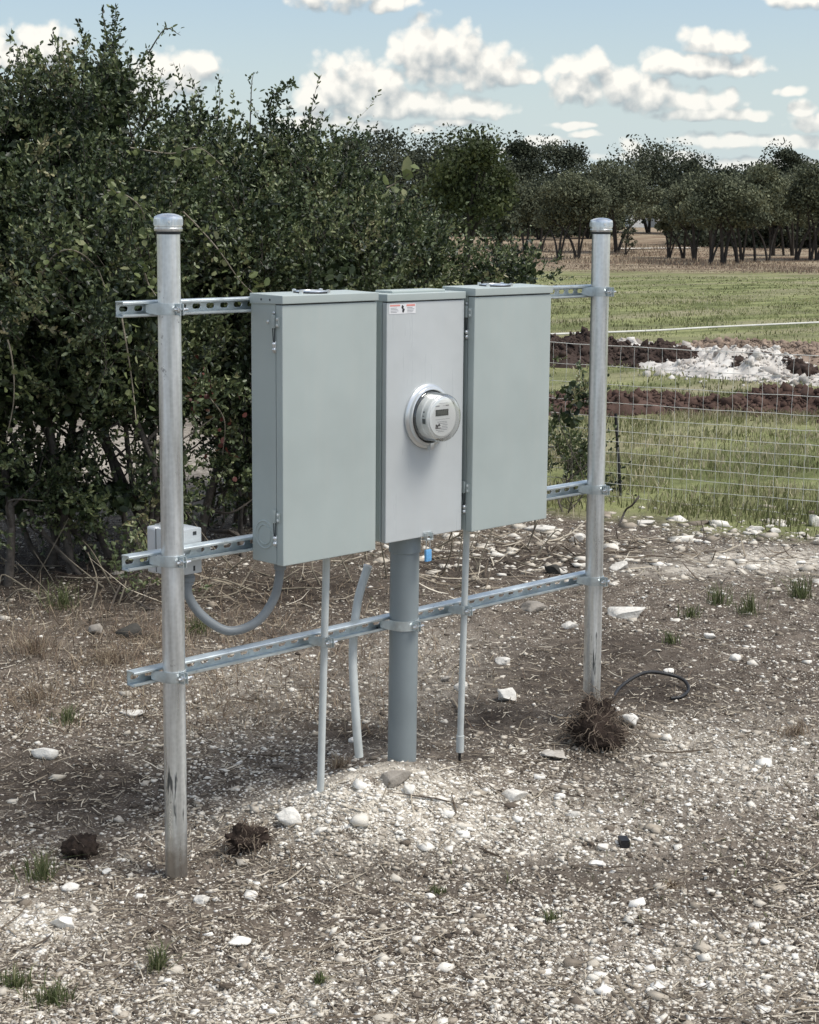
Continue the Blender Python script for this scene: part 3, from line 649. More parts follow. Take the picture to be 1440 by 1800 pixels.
def bar(bm, a, b, c, d, e=.0004): box(bm, mx_+a, mx_+b, yt-e, yt+.0002, mz_+c, mz_+d)
bm = bmesh.new(); bar(bm, -.030, .024, .006, .025, .0006); bmo(bm, 'lcd_screen', MT['lcd'], fc)
bm = bmesh.new()
for k, dg in enumerate('888888'):
    xx = -.022+k*.0068
    for (a, b, c, d) in ((0, .0042, .0195, .0203), (0, .0042, .0155, .0163), (0, .0042, .0112, .0120), (0, .0007, .0112, .0203), (.0035, .0042, .0112, .0203)): box(bm, mx_+xx+a, mx_+xx+b, yt-.0009, yt-.0006, mz_+c, mz_+d)
bmo(bm, 'lcd_digits', mat('lcd_digit_grey', (.16, .18, .16), .4), fc)
bm = bmesh.new(); bar(bm, -.016, .020, .0425, .0435)
for (a, b, c) in ((-.030, -.014, .034), (.004, .006, .034), (.012, .026, .034)): bar(bm, a, b, c, c+.0032)
bmo(bm, 'face_print', MT['greyink'], fc); bm = bmesh.new()
for k, (a, b) in enumerate(((-.022, .018), (-.014, .020), (.000, .022), (-.002, .020), (-.028, .022), (-.028, .020), (-.020, .006))): bar(bm, a, b, -.012-k*.0048, -.0108-k*.0048)
bar(bm, -.030, .030, -.0045, -.0037)
bmo(bm, 'face_print', MT['greyink'], fc)
bm = bmesh.new(); bar(bm, -.029, -.025, -.028, -.018, .0006); bar(bm, -.023, -.019, -.028, -.020, .0006); bar(bm, -.017, -.012, -.024, -.016, .0006); bar(bm, -.026, -.009, -.0225, -.0205, .0006); bar(bm, -.030, -.008, -.0305, -.0285, .0006); bmo(bm, 'bold_mark', MT['ink'], fc)
bm = bmesh.new(); lathe(bm, [(.0745, .0), (.0725, .002), (.0715, .045), (.0690, .0535), (.0640, .0575), (.056, .0590), (0, .0592)], (mx_, yf0, mz_), ax, 72); bmo(bm, 'glass_cover', MT['glass'], em, smooth=60)
# ------------------------------------------------------------------ conduits
def pipe(name, label, cat, pts, r, mat_, clampz=None, extra=None, group=None, n=40, sides=20):
    t = empty(name, pts[0], label, cat, group)
    P = spline(pts, n) if len(pts) > 2 else np.linspace(pts[0], pts[1], 12)
    V, F = tubes([(P, r)], sides); npmesh('pipe', V, F, mat_, t, smooth=True)
    return t, P
# main riser (with coupling), two slim risers
tr, _ = pipe('conduit_riser', 'thick grey plastic riser pipe rising from the stones into the middle cabinet', 'conduit', [(.871, -.0, -.05), (.879, .0, z0+.001)], .0442, MT['pvc'], sides=48)
bm = bmesh.new(); lathe(bm, [(.0443, -.002), (.0486, .0), (.0486, .052), (.046, .055)], (.8785, 0, z0-.0555), (0, 0, 1), 56); bmo(bm, 'coupling', MT['pvc'], tr, smooth=40)
clamp(s3, .8755, ZS[2], .0445, .030)
ta, _ = pipe('slim_conduit', 'slim pale conduit left of the thick riser, straight from the near cabinet to the ground', 'conduit', [(.531, 0, .05), (.558, 0, .846)], .0108, MT['pvc2'], sides=16)
clamp(s3, .5495, ZS[2], .0112, .028)
tb, _ = pipe('slim_conduit', 'slim pale conduit right of the thick riser, ending in a coupling and black wire', 'conduit', [(1.1345, 0, .110), (1.153, 0, .846)], .0104, MT['pvc2'], sides=16)
bm = bmesh.new(); lathe(bm, [(.0105, 0), (.0128, .0005), (.0128, .055), (.0105, .056)], (1.1347, 0, .108), (.02, 0, 1), 20); bmo(bm, 'coupling', MT['pvc2'], tb, smooth=40)
V, F = tubes([(spline([(1.1346, 0, .13), (1.1345, 0, .085), (1.140, .002, .05)], 10), .0045)], 8); npmesh('cable', V, F, MT['rubber'], tb, smooth=True)
clamp(s3, 1.1415, ZS[2], .0108, .028)
pl3 = [ONY(632, 1330, .045), ONY(627, 1270, .05), ONY(621, 1150, .085), ONY(629, 1060, .10), ONY(647, 996, .11)]
tl, P = pipe('loose_conduit', 'bent pale plastic pipe stub standing loose, open end leaning behind the lowest channel', 'conduit', pl3, .0132, MT['pvc2'], sides=18)
d_ = P[-1]-P[-2]; bm = bmesh.new(); lathe(bm, [(.0132, -.002), (.0142, 0), (.0136, .004), (.0102, .004), (.0102, -.001), (0, -.0012)], P[-1], d_, 20); bmo(bm, 'open_rim', MT['white'], tl, smooth=30)
# junction box on the back of the middle channel
jx1 = ONY(355, 960, .074)[0]; jx0 = jx1-.098; jz1 = ONY(355, 927, .074)[2]; jz0 = ONY(355, 1006, .074)[2]
jb = empty('outlet_box', (jx0, .074, jz0), 'small pale metal outlet box behind the near post, lid facing the bushes', 'outlet box')
bm = bmesh.new(); box(bm, jx0, jx1, .0735, .150, jz0, jz1, .004, 2); bmo(bm, 'body', mat('box_aluminium', (.60, .63, .64), .45, .3, var=.08), jb, smooth=45)
bm = bmesh.new(); box(bm, jx0-.001, jx1+.001, .1535, .192, jz0-.003, jz1+.001, .009, 3); bl = bmo(bm, 'cover', mat('cover_aluminium', (.62, .64, .65), .4, .3, var=.08), jb, smooth=45)
bm = bmesh.new(); box(bm, jx0+.002, jx1-.002, .149, .1545, jz0+.002, jz1-.002); bmo(bm, 'gasket', MT['rubber'], jb)
bm = bmesh.new(); cyl(bm, (jx0+.02, .155, jz1+.007), (jx0+.055, .155, jz1+.007), .007, 14); box(bm, jx0+.018, jx0+.05, .15, .18, jz1-.002, jz1+.006, .002); bmo(bm, 'hinge', MT['zinc'], bl, smooth=45)
bm = bmesh.new(); box(bm, jx1-.030, jx1-.018, .0728, .074, jz1-.018, jz1-.008); bmo(bm, 'slot', MT['seam'], jb)
bm = bmesh.new(); box(bm, jx1-.030, jx1-.024, .0728, .074, jz0+.008, jz0+.022); bmo(bm, 'slot', MT['seam'], jb)
jc = (jx1-.022, .108)
bm = bmesh.new(); lathe(bm, [(.0, 0), (.0165, 0), (.0165, .012), (.0195, .013), (.0195, .026), (.016, .028), (.016, .036)], (jc[0], jc[1], jz0-.001), (0, 0, -1), 20)
fl = empty('flexible_conduit', (jc[0], jc[1], jz0-.03), 'grey flexible conduit sagging in a loop from the outlet box to the near cabinet', 'conduit')
bmo(bm, 'connector', MT['flex'], fl, smooth=35)
e_ = ONY(493, 985, -.035); lo_p = ONY(403, 1109, .04)
pts = [(jc[0], jc[1], jz0-.02), (jc[0], jc[1]-.002, jz0-.07), ONY(359, 1085, .08), lo_p, ONY(452, 1093, .005), ONY(483, 1050, -.02), (e_[0], e_[1], .82), (e_[0], e_[1], .850)]
V, F = tubes([(spline(pts, 70), .0128)], 18); npmesh('tube', V, F, MT['flex'], fl, smooth=True)
bm = bmesh.new(); lathe(bm, [(.0135, 0), (.017, .002), (.017, .018), (.019, .019), (.019, .026)], (e_[0], e_[1], .8195), (0, 0, 1), 20); bmo(bm, 'connector', MT['flex'], fl, smooth=35)
# ------------------------------------------------------------------ loose stones, straw, litter
def ico(sub):
    bm = bmesh.new(); bmesh.ops.create_icosphere(bm, subdivisions=sub, radius=1.)
    V = np.array([v.co[:] for v in bm.verts]); F = np.array([[v.index for v in f.verts] for f in bm.faces]); bm.free(); return V, F
def rotm(n):
    q = rng.normal(size=(n, 4)); q /= np.linalg.norm(q, axis=1)[:, None]; w, x, y, z = q.T
    return np.stack([1-2*(y*y+z*z), 2*(x*y-z*w), 2*(x*z+y*w), 2*(x*y+z*w), 1-2*(x*x+z*z), 2*(y*z-x*w), 2*(x*z-y*w), 2*(y*z+x*w), 1-2*(x*x+y*y)], -1).reshape(n, 3, 3)
def screen_pts(n, x0=-330, x1=1770, y0=905, y1=2150, grass=False):
    px = rng.uniform(x0, x1, n); py = rng.uniform(y0, y1, n)
    d = FW[None]+RT[None]*((px-720.5)/FPX)[:, None]-UP[None]*((py-879.5)/FPX)[:, None]
    z = np.zeros(n)
    for _ in range(12):
        k = (z-CZ)/d[:, 2]; X = CX+d[:, 0]*k; Y = CY+d[:, 1]*k; z = .5*z+.5*gz(X, Y)
    return X, Y, gz(X, Y)
def stones(name, n, V0, F0, size, flat, jit, sink, mat_, label=None, dens=None, tone=None, **kw):
    X, Y, Z = screen_pts(n, **kw)
    keep = np.ones(n, bool)
    if dens is not None: keep = rng.random(n) < dens(X, Y)
    X, Y, Z = X[keep], Y[keep], Z[keep]; n = len(X)
    s = size(n); k = len(V0)
    P = V0[None]*(1+rng.uniform(-jit, jit, (n, k, 1)))
    P = P*np.stack([rng.uniform(.65, 1.35, n), rng.uniform(.65, 1.35, n), rng.uniform(.6, 1.1, n)], -1)[:, None]
    P = np.einsum('nij,nkj->nki', rotm(n), P)
    P = P*np.array([1, 1, flat])*s[:, None, None]
    P[..., 0] += X[:, None]; P[..., 1] += Y[:, None]; P[..., 2] += (Z+s*flat*sink)[:, None]
    F = (F0[None]+(np.arange(n)*k)[:, None, None]).reshape(-1, F0.shape[1])
    tn = np.clip(tone(X, Y, n), 0, 1)
    o = npmesh(name, P.reshape(-1, 3), F, mat_, rnd=np.repeat(tn, k)); tag(o, label, name.replace('_', ' '), kind='stuff'); return o
V8, F8 = ico(1); V1 = np.array([[1, 0, 0], [-1, 0, 0], [0, 1, 0], [0, -1, 0], [0, 0, 1], [0, 0, -1]], float)
F1 = np.array([[0, 2, 4], [2, 1, 4], [1, 3, 4], [3, 0, 4], [2, 0, 5], [1, 2, 5], [3, 1, 5], [0, 3, 5]])
def tone(X, Y, n):
    d = spots(DARK, X, Y); p = spots(PALE, X, Y)
    return rng.beta(1.25, 1.35, n)*(1-.45*d)+.24*p+.02+.05*fbm(X, Y, 1.5, 40)*2-.02
def dens(X, Y):
    g, _ = zones(X, Y); s, t = st_of(X, Y)
    return np.clip(.66+1.5*fbm(X, Y, 1.6, 44)+.35*spots(PALE, X, Y)-.55*spots(DARK, X, Y), .10, 1)*(1-.93*g)*(1-.75*spots(TRK, X, Y))*np.clip((3.5+t*1+12-s)/2, 0, 1)
VT = np.array([[1, 1, .8], [-1, .9, .9], [-.9, -1, .8], [1, -1, .7], [.2, -.1, 1.25], [.8, .9, -.9], [-1, .8, -.8], [-.8, -.9, -1], [.9, -1, -.7]])*.72
FT = np.array([[0, 1, 4], [1, 2, 4], [2, 3, 4], [3, 0, 4], [0, 5, 6], [0, 6, 1], [1, 6, 7], [1, 7, 2], [2, 7, 8], [2, 8, 3], [3, 8, 5], [3, 5, 0], [5, 8, 7], [5, 7, 6]])
stones('fine_gravel', 270000, V1, F1, lambda n: np.clip(rng.lognormal(-5.46, .48, n), .0020, .012), .55, .48, .1, MT['gravel'], 'fine pale limestone gravel scattered over bare earth', dens, tone)
stones('gravel', 7500, VT, FT, lambda n: np.clip(rng.lognormal(-4.72, .45, n), .005, .028), .45, .38, .1, MT['gravel'], 'mixed limestone gravel strewn across the bare ground', dens, tone)
# rubble band of flat slabs below the fence
def rub(X, Y):
    s, t = st_of(X, Y); return np.exp(-((s-8.9)/.8)**2)*np.clip((t+.6)/1., 0, 1)*(1-.8*spots(TRK, X, Y))+.015
stones('stone_rubble', 5200, VT, FT, lambda n: np.clip(rng.lognormal(-3.95, .50, n), .010, .065), .40, .3, .05, MT['gravel'], 'flat broken limestone rubble along the grass edge', rub,
       lambda X, Y, n: rng.beta(2.2, 1.3, n)*.95, y0=880, y1=1130)
# straw and shredded stalks
def strands(name, n, length, width, mat_, label, dens=None, curl=.3, lift=.02, tonef=None, cat=None, **kw):
    X, Y, Z = screen_pts(n, **kw)
    if dens is not None:
        k = rng.random(n) < dens(X, Y); X, Y, Z = X[k], Y[k], Z[k]
    n = len(X); L = length(n); a = rng.uniform(0, 2*np.pi, n); w = width(n)
    m = 4; tt = np.linspace(-.5, .5, m); cv = rng.normal(0, curl, n)
    dx, dy = np.cos(a), np.sin(a); px_, py_ = -dy, dx
    C = np.zeros((n, m, 3))
    for i, t in enumerate(tt):
        off = cv*L*(t*t-.08); C[:, i, 0] = X+dx*L*t+px_*off; C[:, i, 1] = Y+dy*L*t+py_*off
    h0 = rng.uniform(.001, .008, n)+np.abs(rng.normal(0, lift, n))*0; tilt = rng.normal(0, lift, n)
    for i, t in enumerate(tt): C[:, i, 2] = gz(C[:, i, 0], C[:, i, 1])+h0+np.maximum(0, tilt*t*L*18)*.5+w
    pw = np.stack([px_, py_, rng.normal(0, .6, n)], -1); pw /= np.linalg.norm(pw, axis=1)[:, None]
    taper = np.array([.6, 1, .9, .35])
    A_ = C+pw[:, None]*w[:, None, None]*taper[None, :, None]; B_ = C-pw[:, None]*w[:, None, None]*taper[None, :, None]
    T_ = C+np.array([0, 0, 1])*w[:, None, None]*taper[None, :, None]*.9
    V = np.stack([A_, T_, B_], 2).reshape(n, m*3, 3); F = []
    for i in range(m-1):
        for j in (0, 1): F.append([3*i+j, 3*i+j+1, 3*i+j+4, 3*i+j+3])
    F = (np.array(F)[None]+(np.arange(n)*m*3)[:, None, None]).reshape(-1, 4)
    tn = rng.beta(1.6, 1.6, n) if tonef is None else tonef(X, Y, n)
    o = npmesh(name, V.reshape(-1, 3), F, mat_, rnd=np.repeat(np.clip(tn, 0, 1), m*3)); tag(o, label, cat or name.replace('_', ' '), kind='stuff'); return o
def sdens(X, Y):
    g, _ = zones(X, Y); return np.clip(.45+1.2*fbm(X, Y, 1.3, 61)+.5*spots([(100, 1190, 260, 60, 1), (60, 1700, 200, 80, .7), (430, 1490, 80, 40, 1), (1250, 1180, 200, 70, .6)], X, Y)-.3*spots(PALE, X, Y)-.5*spots(TRK, X, Y), .05, 1)*(1-.5*g)
strands('straw', 64000, lambda n: rng.lognormal(-3.9, .6, n), lambda n: rng.uniform(.0007, .0020, n), MT['straw'], 'bleached straw and shredded stalks lying on the ground', sdens, curl=.18)
strands('dead_twigs', 4600, lambda n: rng.lognormal(-2.45, .5, n), lambda n: rng.uniform(.0014, .0036, n), MT['straw'], 'scattered dead twigs and root pieces on the ground',
        lambda X, Y: np.clip(.12+rub(X, Y)+.8*spots([(150, 1020, 300, 70, 1), (500, 1010, 300, 70, 1), (820, 960, 200, 60, 1), (850, 1270, 160, 40, .4)], X, Y), 0, 1), curl=.16, y0=880, tonef=lambda X, Y, n: rng.beta(1.2, 2.4, n))
# blades of grass
def blades(name, X, Y, h, w, mat_, label, lean=.35, kind='stuff', parent=None, origin=None, tonev=None, cat=None):
    n = len(X); Z = gz(X, Y); a = rng.uniform(0, 2*np.pi, n); ln = np.abs(rng.normal(0, lean, n))*h
    b = rng.uniform(0, np.pi, n); wx, wy = np.cos(b)*w, np.sin(b)*w
    dx, dy = np.cos(a)*ln, np.sin(a)*ln
    P = np.zeros((n, 5, 3))
    P[:, 0] = np.stack([X-wx, Y-wy, Z-.004], -1); P[:, 1] = np.stack([X+wx, Y+wy, Z-.004], -1)
    P[:, 2] = np.stack([X+dx*.35+wx*.8, Y+dy*.35+wy*.8, Z+h*.6], -1); P[:, 3] = np.stack([X+dx*.35-wx*.8, Y+dy*.35-wy*.8, Z+h*.6], -1)
    P[:, 4] = np.stack([X+dx, Y+dy, Z+h*np.clip(1-.25*ln/h, .3, 1)], -1)
    q = (np.array([[0, 1, 2, 3]])[None]+(np.arange(n)*5)[:, None, None]).reshape(-1, 4); t3 = (np.array([[3, 2, 4]])[None]+(np.arange(n)*5)[:, None, None]).reshape(-1, 3)
    tn = rng.beta(1.8, 2.2, n) if tonev is None else tonev
    o = npmesh(name, P.reshape(-1, 3), [q, t3], mat_, parent=parent, origin=origin, rnd=np.repeat(np.clip(tn, 0, 1), 5))
    if kind: tag(o, label, cat or 'grass', kind=kind)
    return o
def field(n, s0, s1, h0, name, label, mat_, w0, drymul=1.):
    s = np.sqrt(rng.uniform(s0**2, s1**2, n)); t = rng.uniform(-.36, .36, n)*s; X, Y = xy_of(s, t); g, d = zones(X, Y)
    cl = fbm(X, Y, 2.2, 70); k = rng.random(n) < g*np.clip(.46+3.2*cl, .04, 1); X, Y, s = X[k], Y[k], s[k]; n = len(X)
    br = np.array([berm_mask(x_, y_) for x_, y_ in zip(X, Y)]) if False else None
    h = h0*rng.lognormal(0, .35, n)*(1+1.2*np.clip(fbm(X, Y, .8, 74), -.3, .6)); tn = np.clip(rng.beta(1.4, 1.6, n)+1.5*fbm(X, Y, .5, 77)-.02, 0, 1)
    return blades(name, X, Y, h, rng.uniform(.6, 1.4, n)*w0, mat_, label, tonev=tn, lean=.6)
field(150000, 8.8, 17, .048, 'meadow_grass', 'short green grass around and behind the wire fence', MT['meadow'], .0028)
field(120000, 16, 42, .040, 'field_grass', 'yellow green grass of the open field', MT['grassb'], .0060)
field(40000, 38, 62, .035, 'distant_grass', 'pale green grass at the back of the field', MT['grassb'], .013)
s = rng.uniform(68, 125, 50000); t = rng.uniform(-.30, .34, 50000)*s; X, Y = xy_of(s, t)
blades('tall_dry_grass', X, Y, rng.uniform(.12, .5, len(X))*np.clip(.35+3*fbm(X, Y, .10, 80), .10, 1.2)*.75, rng.uniform(.012, .03, len(X)), MT['dryg'], 'tall reddish tan dry grass at the edge of the trees', lean=.5)
# ------------------------------------------------------------------ individual rocks
def rockmesh(seed, sub=3):
    r_ = np.random.default_rng(seed); V, F = ico(sub); n = V.copy()
    for _ in range(13):
        d = r_.normal(size=3); d /= np.linalg.norm(d); c = r_.uniform(.38, .80); ex = V@d-c; V = V-np.outer(np.clip(ex, 0, None), d)
    for f_, a in ((2.3, .09), (6., .04)):
        ph = r_.uniform(0, 6, (3, 3)); nn = sum(np.sin(f_*n@r_.normal(size=3)+ph[i, 0]) for i in range(3)); V = V*(1+a*nn[:, None]/2)
    return V, F
RK = [  # px, py, width px, height px, tone, label
 (110, 1619, 50, 36, .95, 'white blocky rock at the lower left, in front of the pale gravel patch'),
 (75, 1322, 58, 32, .90, 'wide cream rock on the left, well behind the dark dirt clod'),
 (511, 1434, 58, 42, .93, 'cream faceted rock on the ground below the slim conduit'),
 (690, 1368, 70, 34, .36, 'grey weathered rock at the foot of the thick riser pipe'),
 (722, 1386, 30, 34, .95, 'white rock wedge leaning on the right of the grey weathered rock'),
 (707, 1329, 40, 18, .95, 'small white stone touching the foot of the thick riser pipe'),
 (895, 1219, 44, 34, .95, 'bright white upright rock flake between the right slim conduit and the far post'),
 (1106, 1076, 76, 34, .86, 'large pale slab rock behind and right of the far post'),
 (1110, 1264, 44, 34, .93, 'white angular rock beside the root clump at the far post'),
 (1078, 1246, 34, 22, .9, 'pale rock tucked behind the foot of the far post'),
 (905, 1398, 52, 28, .88, 'flat cream rock lying before the right slim conduit'),
 (355, 1580, 34, 22, .85, 'small tan rock just in front of the near post foot'),
 (418, 1657, 50, 20, .95, 'thin white flat stone near the bottom, right of the green tuft'),
 (1052, 1517, 36, 16, .97, 'bright white stone in front of the small black block'),
 (968, 1326, 60, 18, .6, 'long flat tan rock left of the root clump'),
 (885, 1162, 30, 16, .85, 'small pale stone above the upright white flake'),
 (1003, 1098, 34, 20, .8, 'cream stone left of the far post, under the lowest channel'),
 (172, 1106, 36, 26, .42, 'mottled grey rock at the shaded foot of the bushes'),
 (232, 1108, 62, 32, .15, 'rounded dark grey boulder beside the mottled rock under the bushes'),
 (1431, 912, 26, 36, .9, 'white upright stone at the right edge by the fence foot'),
 (1136, 918, 36, 14, .85, 'pale flat stone below the thin dark stake'),
 (1330, 928, 34, 16, .85, 'pale stone at the grass edge, second along from the right edge'),
 (1362, 934, 26, 14, .9, 'white lump near the grass edge, close left of the upright stone'),
 (955, 930, 70, 18, .9, 'wide white slab at the corner below the right cabinet'),
 (1018, 945, 36, 22, .8, 'pale block just left of the far post, level with the grass edge'),
 (975, 1000, 40, 22, .06, 'dark earthy boulder left of the far post'),
 (940, 1068, 70, 26, .35, 'brown slab above the lowest channel, left of the far post'),
 (1090, 995, 40, 20, .82, 'pale stone right of the far post and above the large slab'),
 (1250, 1118, 26, 14, .9, 'small white stone in the dark soil right of the large slab'),
 (1296, 1156, 26, 16, .85, 'pale stone far right in the brown soil'),
 (1178, 1180, 24, 12, .95, 'tiny white stone above the loop of black cable'),
 (190, 1530, 22, 16, .95, 'white pebble right of the dark dirt clod'),
 (125, 1560, 36, 18, .9, 'white stone under the dark dirt clod'),
 (756, 1574, 22, 14, .9, 'small lone pale stone in the lower middle ground'),
 (1060, 1488, 30, 14, .92, 'pale pebble left of the small black block'),
 (990, 1628, 20, 12, .9, 'white pebble on the lower right ground, left of the leafy sprig'),
 (1345, 1775, 28, 14, .92, 'white pebble at the bottom right corner'),
 (812, 1208, 30, 22, .75, 'tan stone close right of the thick riser'),
 (783, 1192, 24, 18, .5, 'grey brown stone behind the thick riser'),
 (562, 1460, 30, 16, .85, 'small cream stone right of the faceted rock'),
 (238, 1255, 60, 14, .85, 'long thin pale slab in the dry grass on the left'),
 (1008, 1430, 30, 14, .8, 'pale flat pebble in the bright gravel patch'),
 (620, 1300, 22, 14, .93, 'white pebble at the foot of the bent pipe stub')]
for i, (px, py, w, h, tn, lb) in enumerate(RK):
    c = G(px, py+h*.35); s_ = st_of(c[0], c[1])[0]; m = mppx(s_); V, F = rockmesh(100+i)
    V = V/np.abs(V).max(0); a = random.uniform(0, 3)
    V = V*np.array([w*m/2, w*m/2*random.uniform(.7, 1), max(h*m*.50, .007)])
    V = V@np.array([[math.cos(YAW), -math.sin(YAW), 0], [math.sin(YAW), math.cos(YAW), 0], [0, 0, 1]])
    V = V+c+np.array([FH[0]*w*m*.2, FH[1]*w*m*.2, h*m*.22])
    o = npmesh('rock', V, F, MT['rock'] if tn > .3 else MT['rockdark'], origin=c, rnd=np.clip(tn+rng.normal(0, .04, len(V)), 0, 1)); tag(o, lb, 'rock', 'loose rocks on the bare ground')
# ------------------------------------------------------------------ clods, roots, cable, block
def lump(name, px, py, w, h, seed, label, cat, roots=0, mt_=None, deep=.9):
    c = G(px, py); s_ = st_of(c[0], c[1])[0]; m = mppx(s_); V, F = ico(4)
    r_ = np.random.default_rng(seed)
    for f_, a in ((2., .22), (5., .16), (12., .09), (25, .05)):
        nn = sum(np.sin(f_*V@r_.normal(size=3)+r_.uniform(0, 6)) for i in range(4)); V = V*(1+a*nn[:, None]/2.5)
    V = V*np.array([w*m/2, w*m/2*deep, h*m*.55])+c+np.array([FH[0]*w*m*.3, FH[1]*w*m*.3, h*m*.26])
    t = empty(name, c, label, cat); npmesh('soil', V, F, MT['soil'], t)
    if roots:
        ps = []
        for k in range(roots):
            v = V[r_.integers(len(V))]; o_ = v-c-np.array([0, 0, h*m*.2]); o_ /= np.linalg.norm(o_)+1e-9
            L = w*m*r_.uniform(.15, .55); p = [v-o_*.005]
            d = o_+r_.normal(0, .5, 3)
            for _ in range(4): d = d+r_.normal(0, .5, 3)+np.array([0, 0, -.25]); d /= np.linalg.norm(d); p.append(p[-1]+d*L/4)
            ps.append((np.array(p), np.linspace(.0019, .0007, 5)*r_.uniform(.6, 1.3)))
        V, F = tubes(ps, 4); npmesh('roots', V, F, MT['root'], t, rnd=None)
    return t
lump('root_clump', 1052, 1316, 96, 104, 3, 'dark clump of earth bristling with roots at the foot of the far post', 'root clump', 620)
lump('dirt_clod', 141, 1508, 62, 44, 4, 'dark dirt clod on the left ground beside a green grass tuft', 'dirt clod', 14)
lump('root_clump', 432, 1500, 66, 56, 5, 'torn root clump with dry stalks right of the near post foot', 'root clump', 260)
cp = [G(1074, 1248, .02), G(1090, 1232, .05), G(1130, 1216, .07), G(1168, 1207, .05), G(1200, 1208, .03), G(1211, 1217, .012), G(1199, 1228, .008), G(1180, 1230, .004)]
V, F = tubes([(spline(cp, 60), .0065)], 10); o = npmesh('cable', V, F, MT['rubber'], origin=cp[0], smooth=True); tag(o, 'black cable end looping over the dark soil right of the far post', 'cable')
c = G(1097, 1486); bm = bmesh.new(); box(bm, -.020, .020, -.013, .013, -.004, .022, .001)
for k in range(3): box(bm, -.016+.012*k, -.009+.012*k, -.015, -.0135, .003, .016, 0)
bmesh.ops.transform(bm, matrix=Matrix.Translation(Vector(c)) @ Matrix.Rotation(.9, 4, 'Z'), verts=bm.verts); o = bmo(bm, 'plastic_block', MT['rubber'], origin=c); tag(o, 'small black plastic block lying on the gravel', 'plastic piece')
# ------------------------------------------------------------------ grass tufts
TU = [(75, 1545, 80, 70, 'g', 'green grass tuft beside the dark dirt clod'), (278, 1705, 60, 62, 'g', 'upright green grass tuft at the bottom left'), (92, 1765, 120, 50, 'g', 'spreading green tuft at the bottom left corner'), (30, 1735, 90, 40, 'g', 'low green tuft touching the left edge near the bottom'),
 (562, 1728, 34, 26, 'g', 'tiny green tuft at the bottom middle'), (968, 1618, 40, 22, 'g', 'tiny leafy sprig on the lower right gravel'), (770, 1572, 40, 22, 'g', 'faint thin green tuft in the lower middle ground'), (1262, 1060, 66, 48, 'g', 'green tuft right of the large pale slab'), (1318, 1078, 70, 52, 'g', 'green tuft just below the pale stony track'), (1410, 1052, 80, 60, 'g', 'tall green tuft on the pale stony track at the right'),
 (1215, 1085, 50, 30, 'g', 'sparse green tuft close right of the large slab'), (1180, 1130, 40, 28, 'g', 'thin green tuft below the large slab'), (120, 1270, 60, 40, 'g', 'thin green tuft in dry grass on the left'),
 (60, 1150, 150, 56, 'd', 'tangled dry grass clump at the left edge under the bushes'), (190, 1165, 150, 50, 'd', 'straw coloured grass clump before the shaded boulder'), (60, 1230, 130, 40, 'd', 'flattened dry clump at the left edge'), (350, 1110, 90, 40, 'g', 'dull green clump behind the near post'), (110, 1070, 90, 60, 'g', 'dark green clump in the shade at the bush foot'),
 (595, 1350, 50, 36, 'd', 'small dry tuft between the slim conduit and thick riser'), (435, 1478, 60, 46, 'd', 'dry stalks sprouting from the torn root clump'), (1180, 1560, 50, 20, 'd', 'wisps of straw on the lower right gravel'), (1400, 1290, 80, 30, 'd', 'flattened straw patch at the right edge')]
for (px, py, w, h, k, lb) in TU:
    c = G(px, py); m = mppx(st_of(c[0], c[1])[0]); n = int(24+w*1.1); rr = np.abs(rng.normal(0, .42, n))*w*m*.5; a = rng.uniform(0, 6.28, n)
    X = c[0]+rr*np.cos(a); Y = c[1]+rr*np.sin(a); hh = h*m*rng.uniform(.25, 1.05, n)
    o = blades('grass_tuft' if k == 'g' else 'dry_grass_tuft', X, Y, hh, rng.uniform(.0010, .0022, n), MT['tuft'] if k == 'g' else MT['dryg'], None, lean=.75 if k == 'g' else 1.3, kind=None, origin=c)
    tag(o, lb, 'grass tuft', 'tufts on the bare ground')

# matted dry grass on the left under the bushes
q = G(90, 1175); n = 15000; X = q[0]+rng.normal(0, .75, n); Y = q[1]+rng.normal(0, .75, n); s, t = st_of(X, Y); k = (s > 5.6) & (rng.random(n) < np.clip(.5+2.5*fbm(X, Y, 2.2, 140), .05, 1)); X, Y = X[k], Y[k]
blades('matted_dry_grass', X, Y, rng.uniform(.015, .07, len(X)), rng.uniform(.0010, .0024, len(X)), MT['dryg'], 'matted dry grass in front of the left bushes', lean=1.8)
n = 7000; X, Y, _ = screen_pts(n); k = rng.random(n) < np.clip(4*fbm(X, Y, 1.1, 150)-.15, 0, 1); X, Y = X[k], Y[k]
blades('sparse_weeds', X, Y, rng.uniform(.008, .035, len(X)), rng.uniform(.0008, .0018, len(X)), MT['tuft'], 'sparse short weeds creeping over the bare ground', lean=1.2)

strands('brush_sticks', 3000, lambda n: rng.lognormal(-1.75, .4, n), lambda n: rng.uniform(.0018, .0050, n), MT['straw'], 'jumbled brown sticks lying among the rubble below the fence',
        lambda X, Y: np.clip(spots([(960, 960, 260, 26, 1), (1150, 970, 200, 20, 1), (1330, 1010, 160, 14, .5), (850, 1030, 150, 26, .6), (400, 1040, 260, 26, .5)], X, Y), 0, 1), curl=.12, lift=.06, y0=900, y1=1110, tonef=lambda X, Y, n: rng.beta(1.3, 2.0, n))
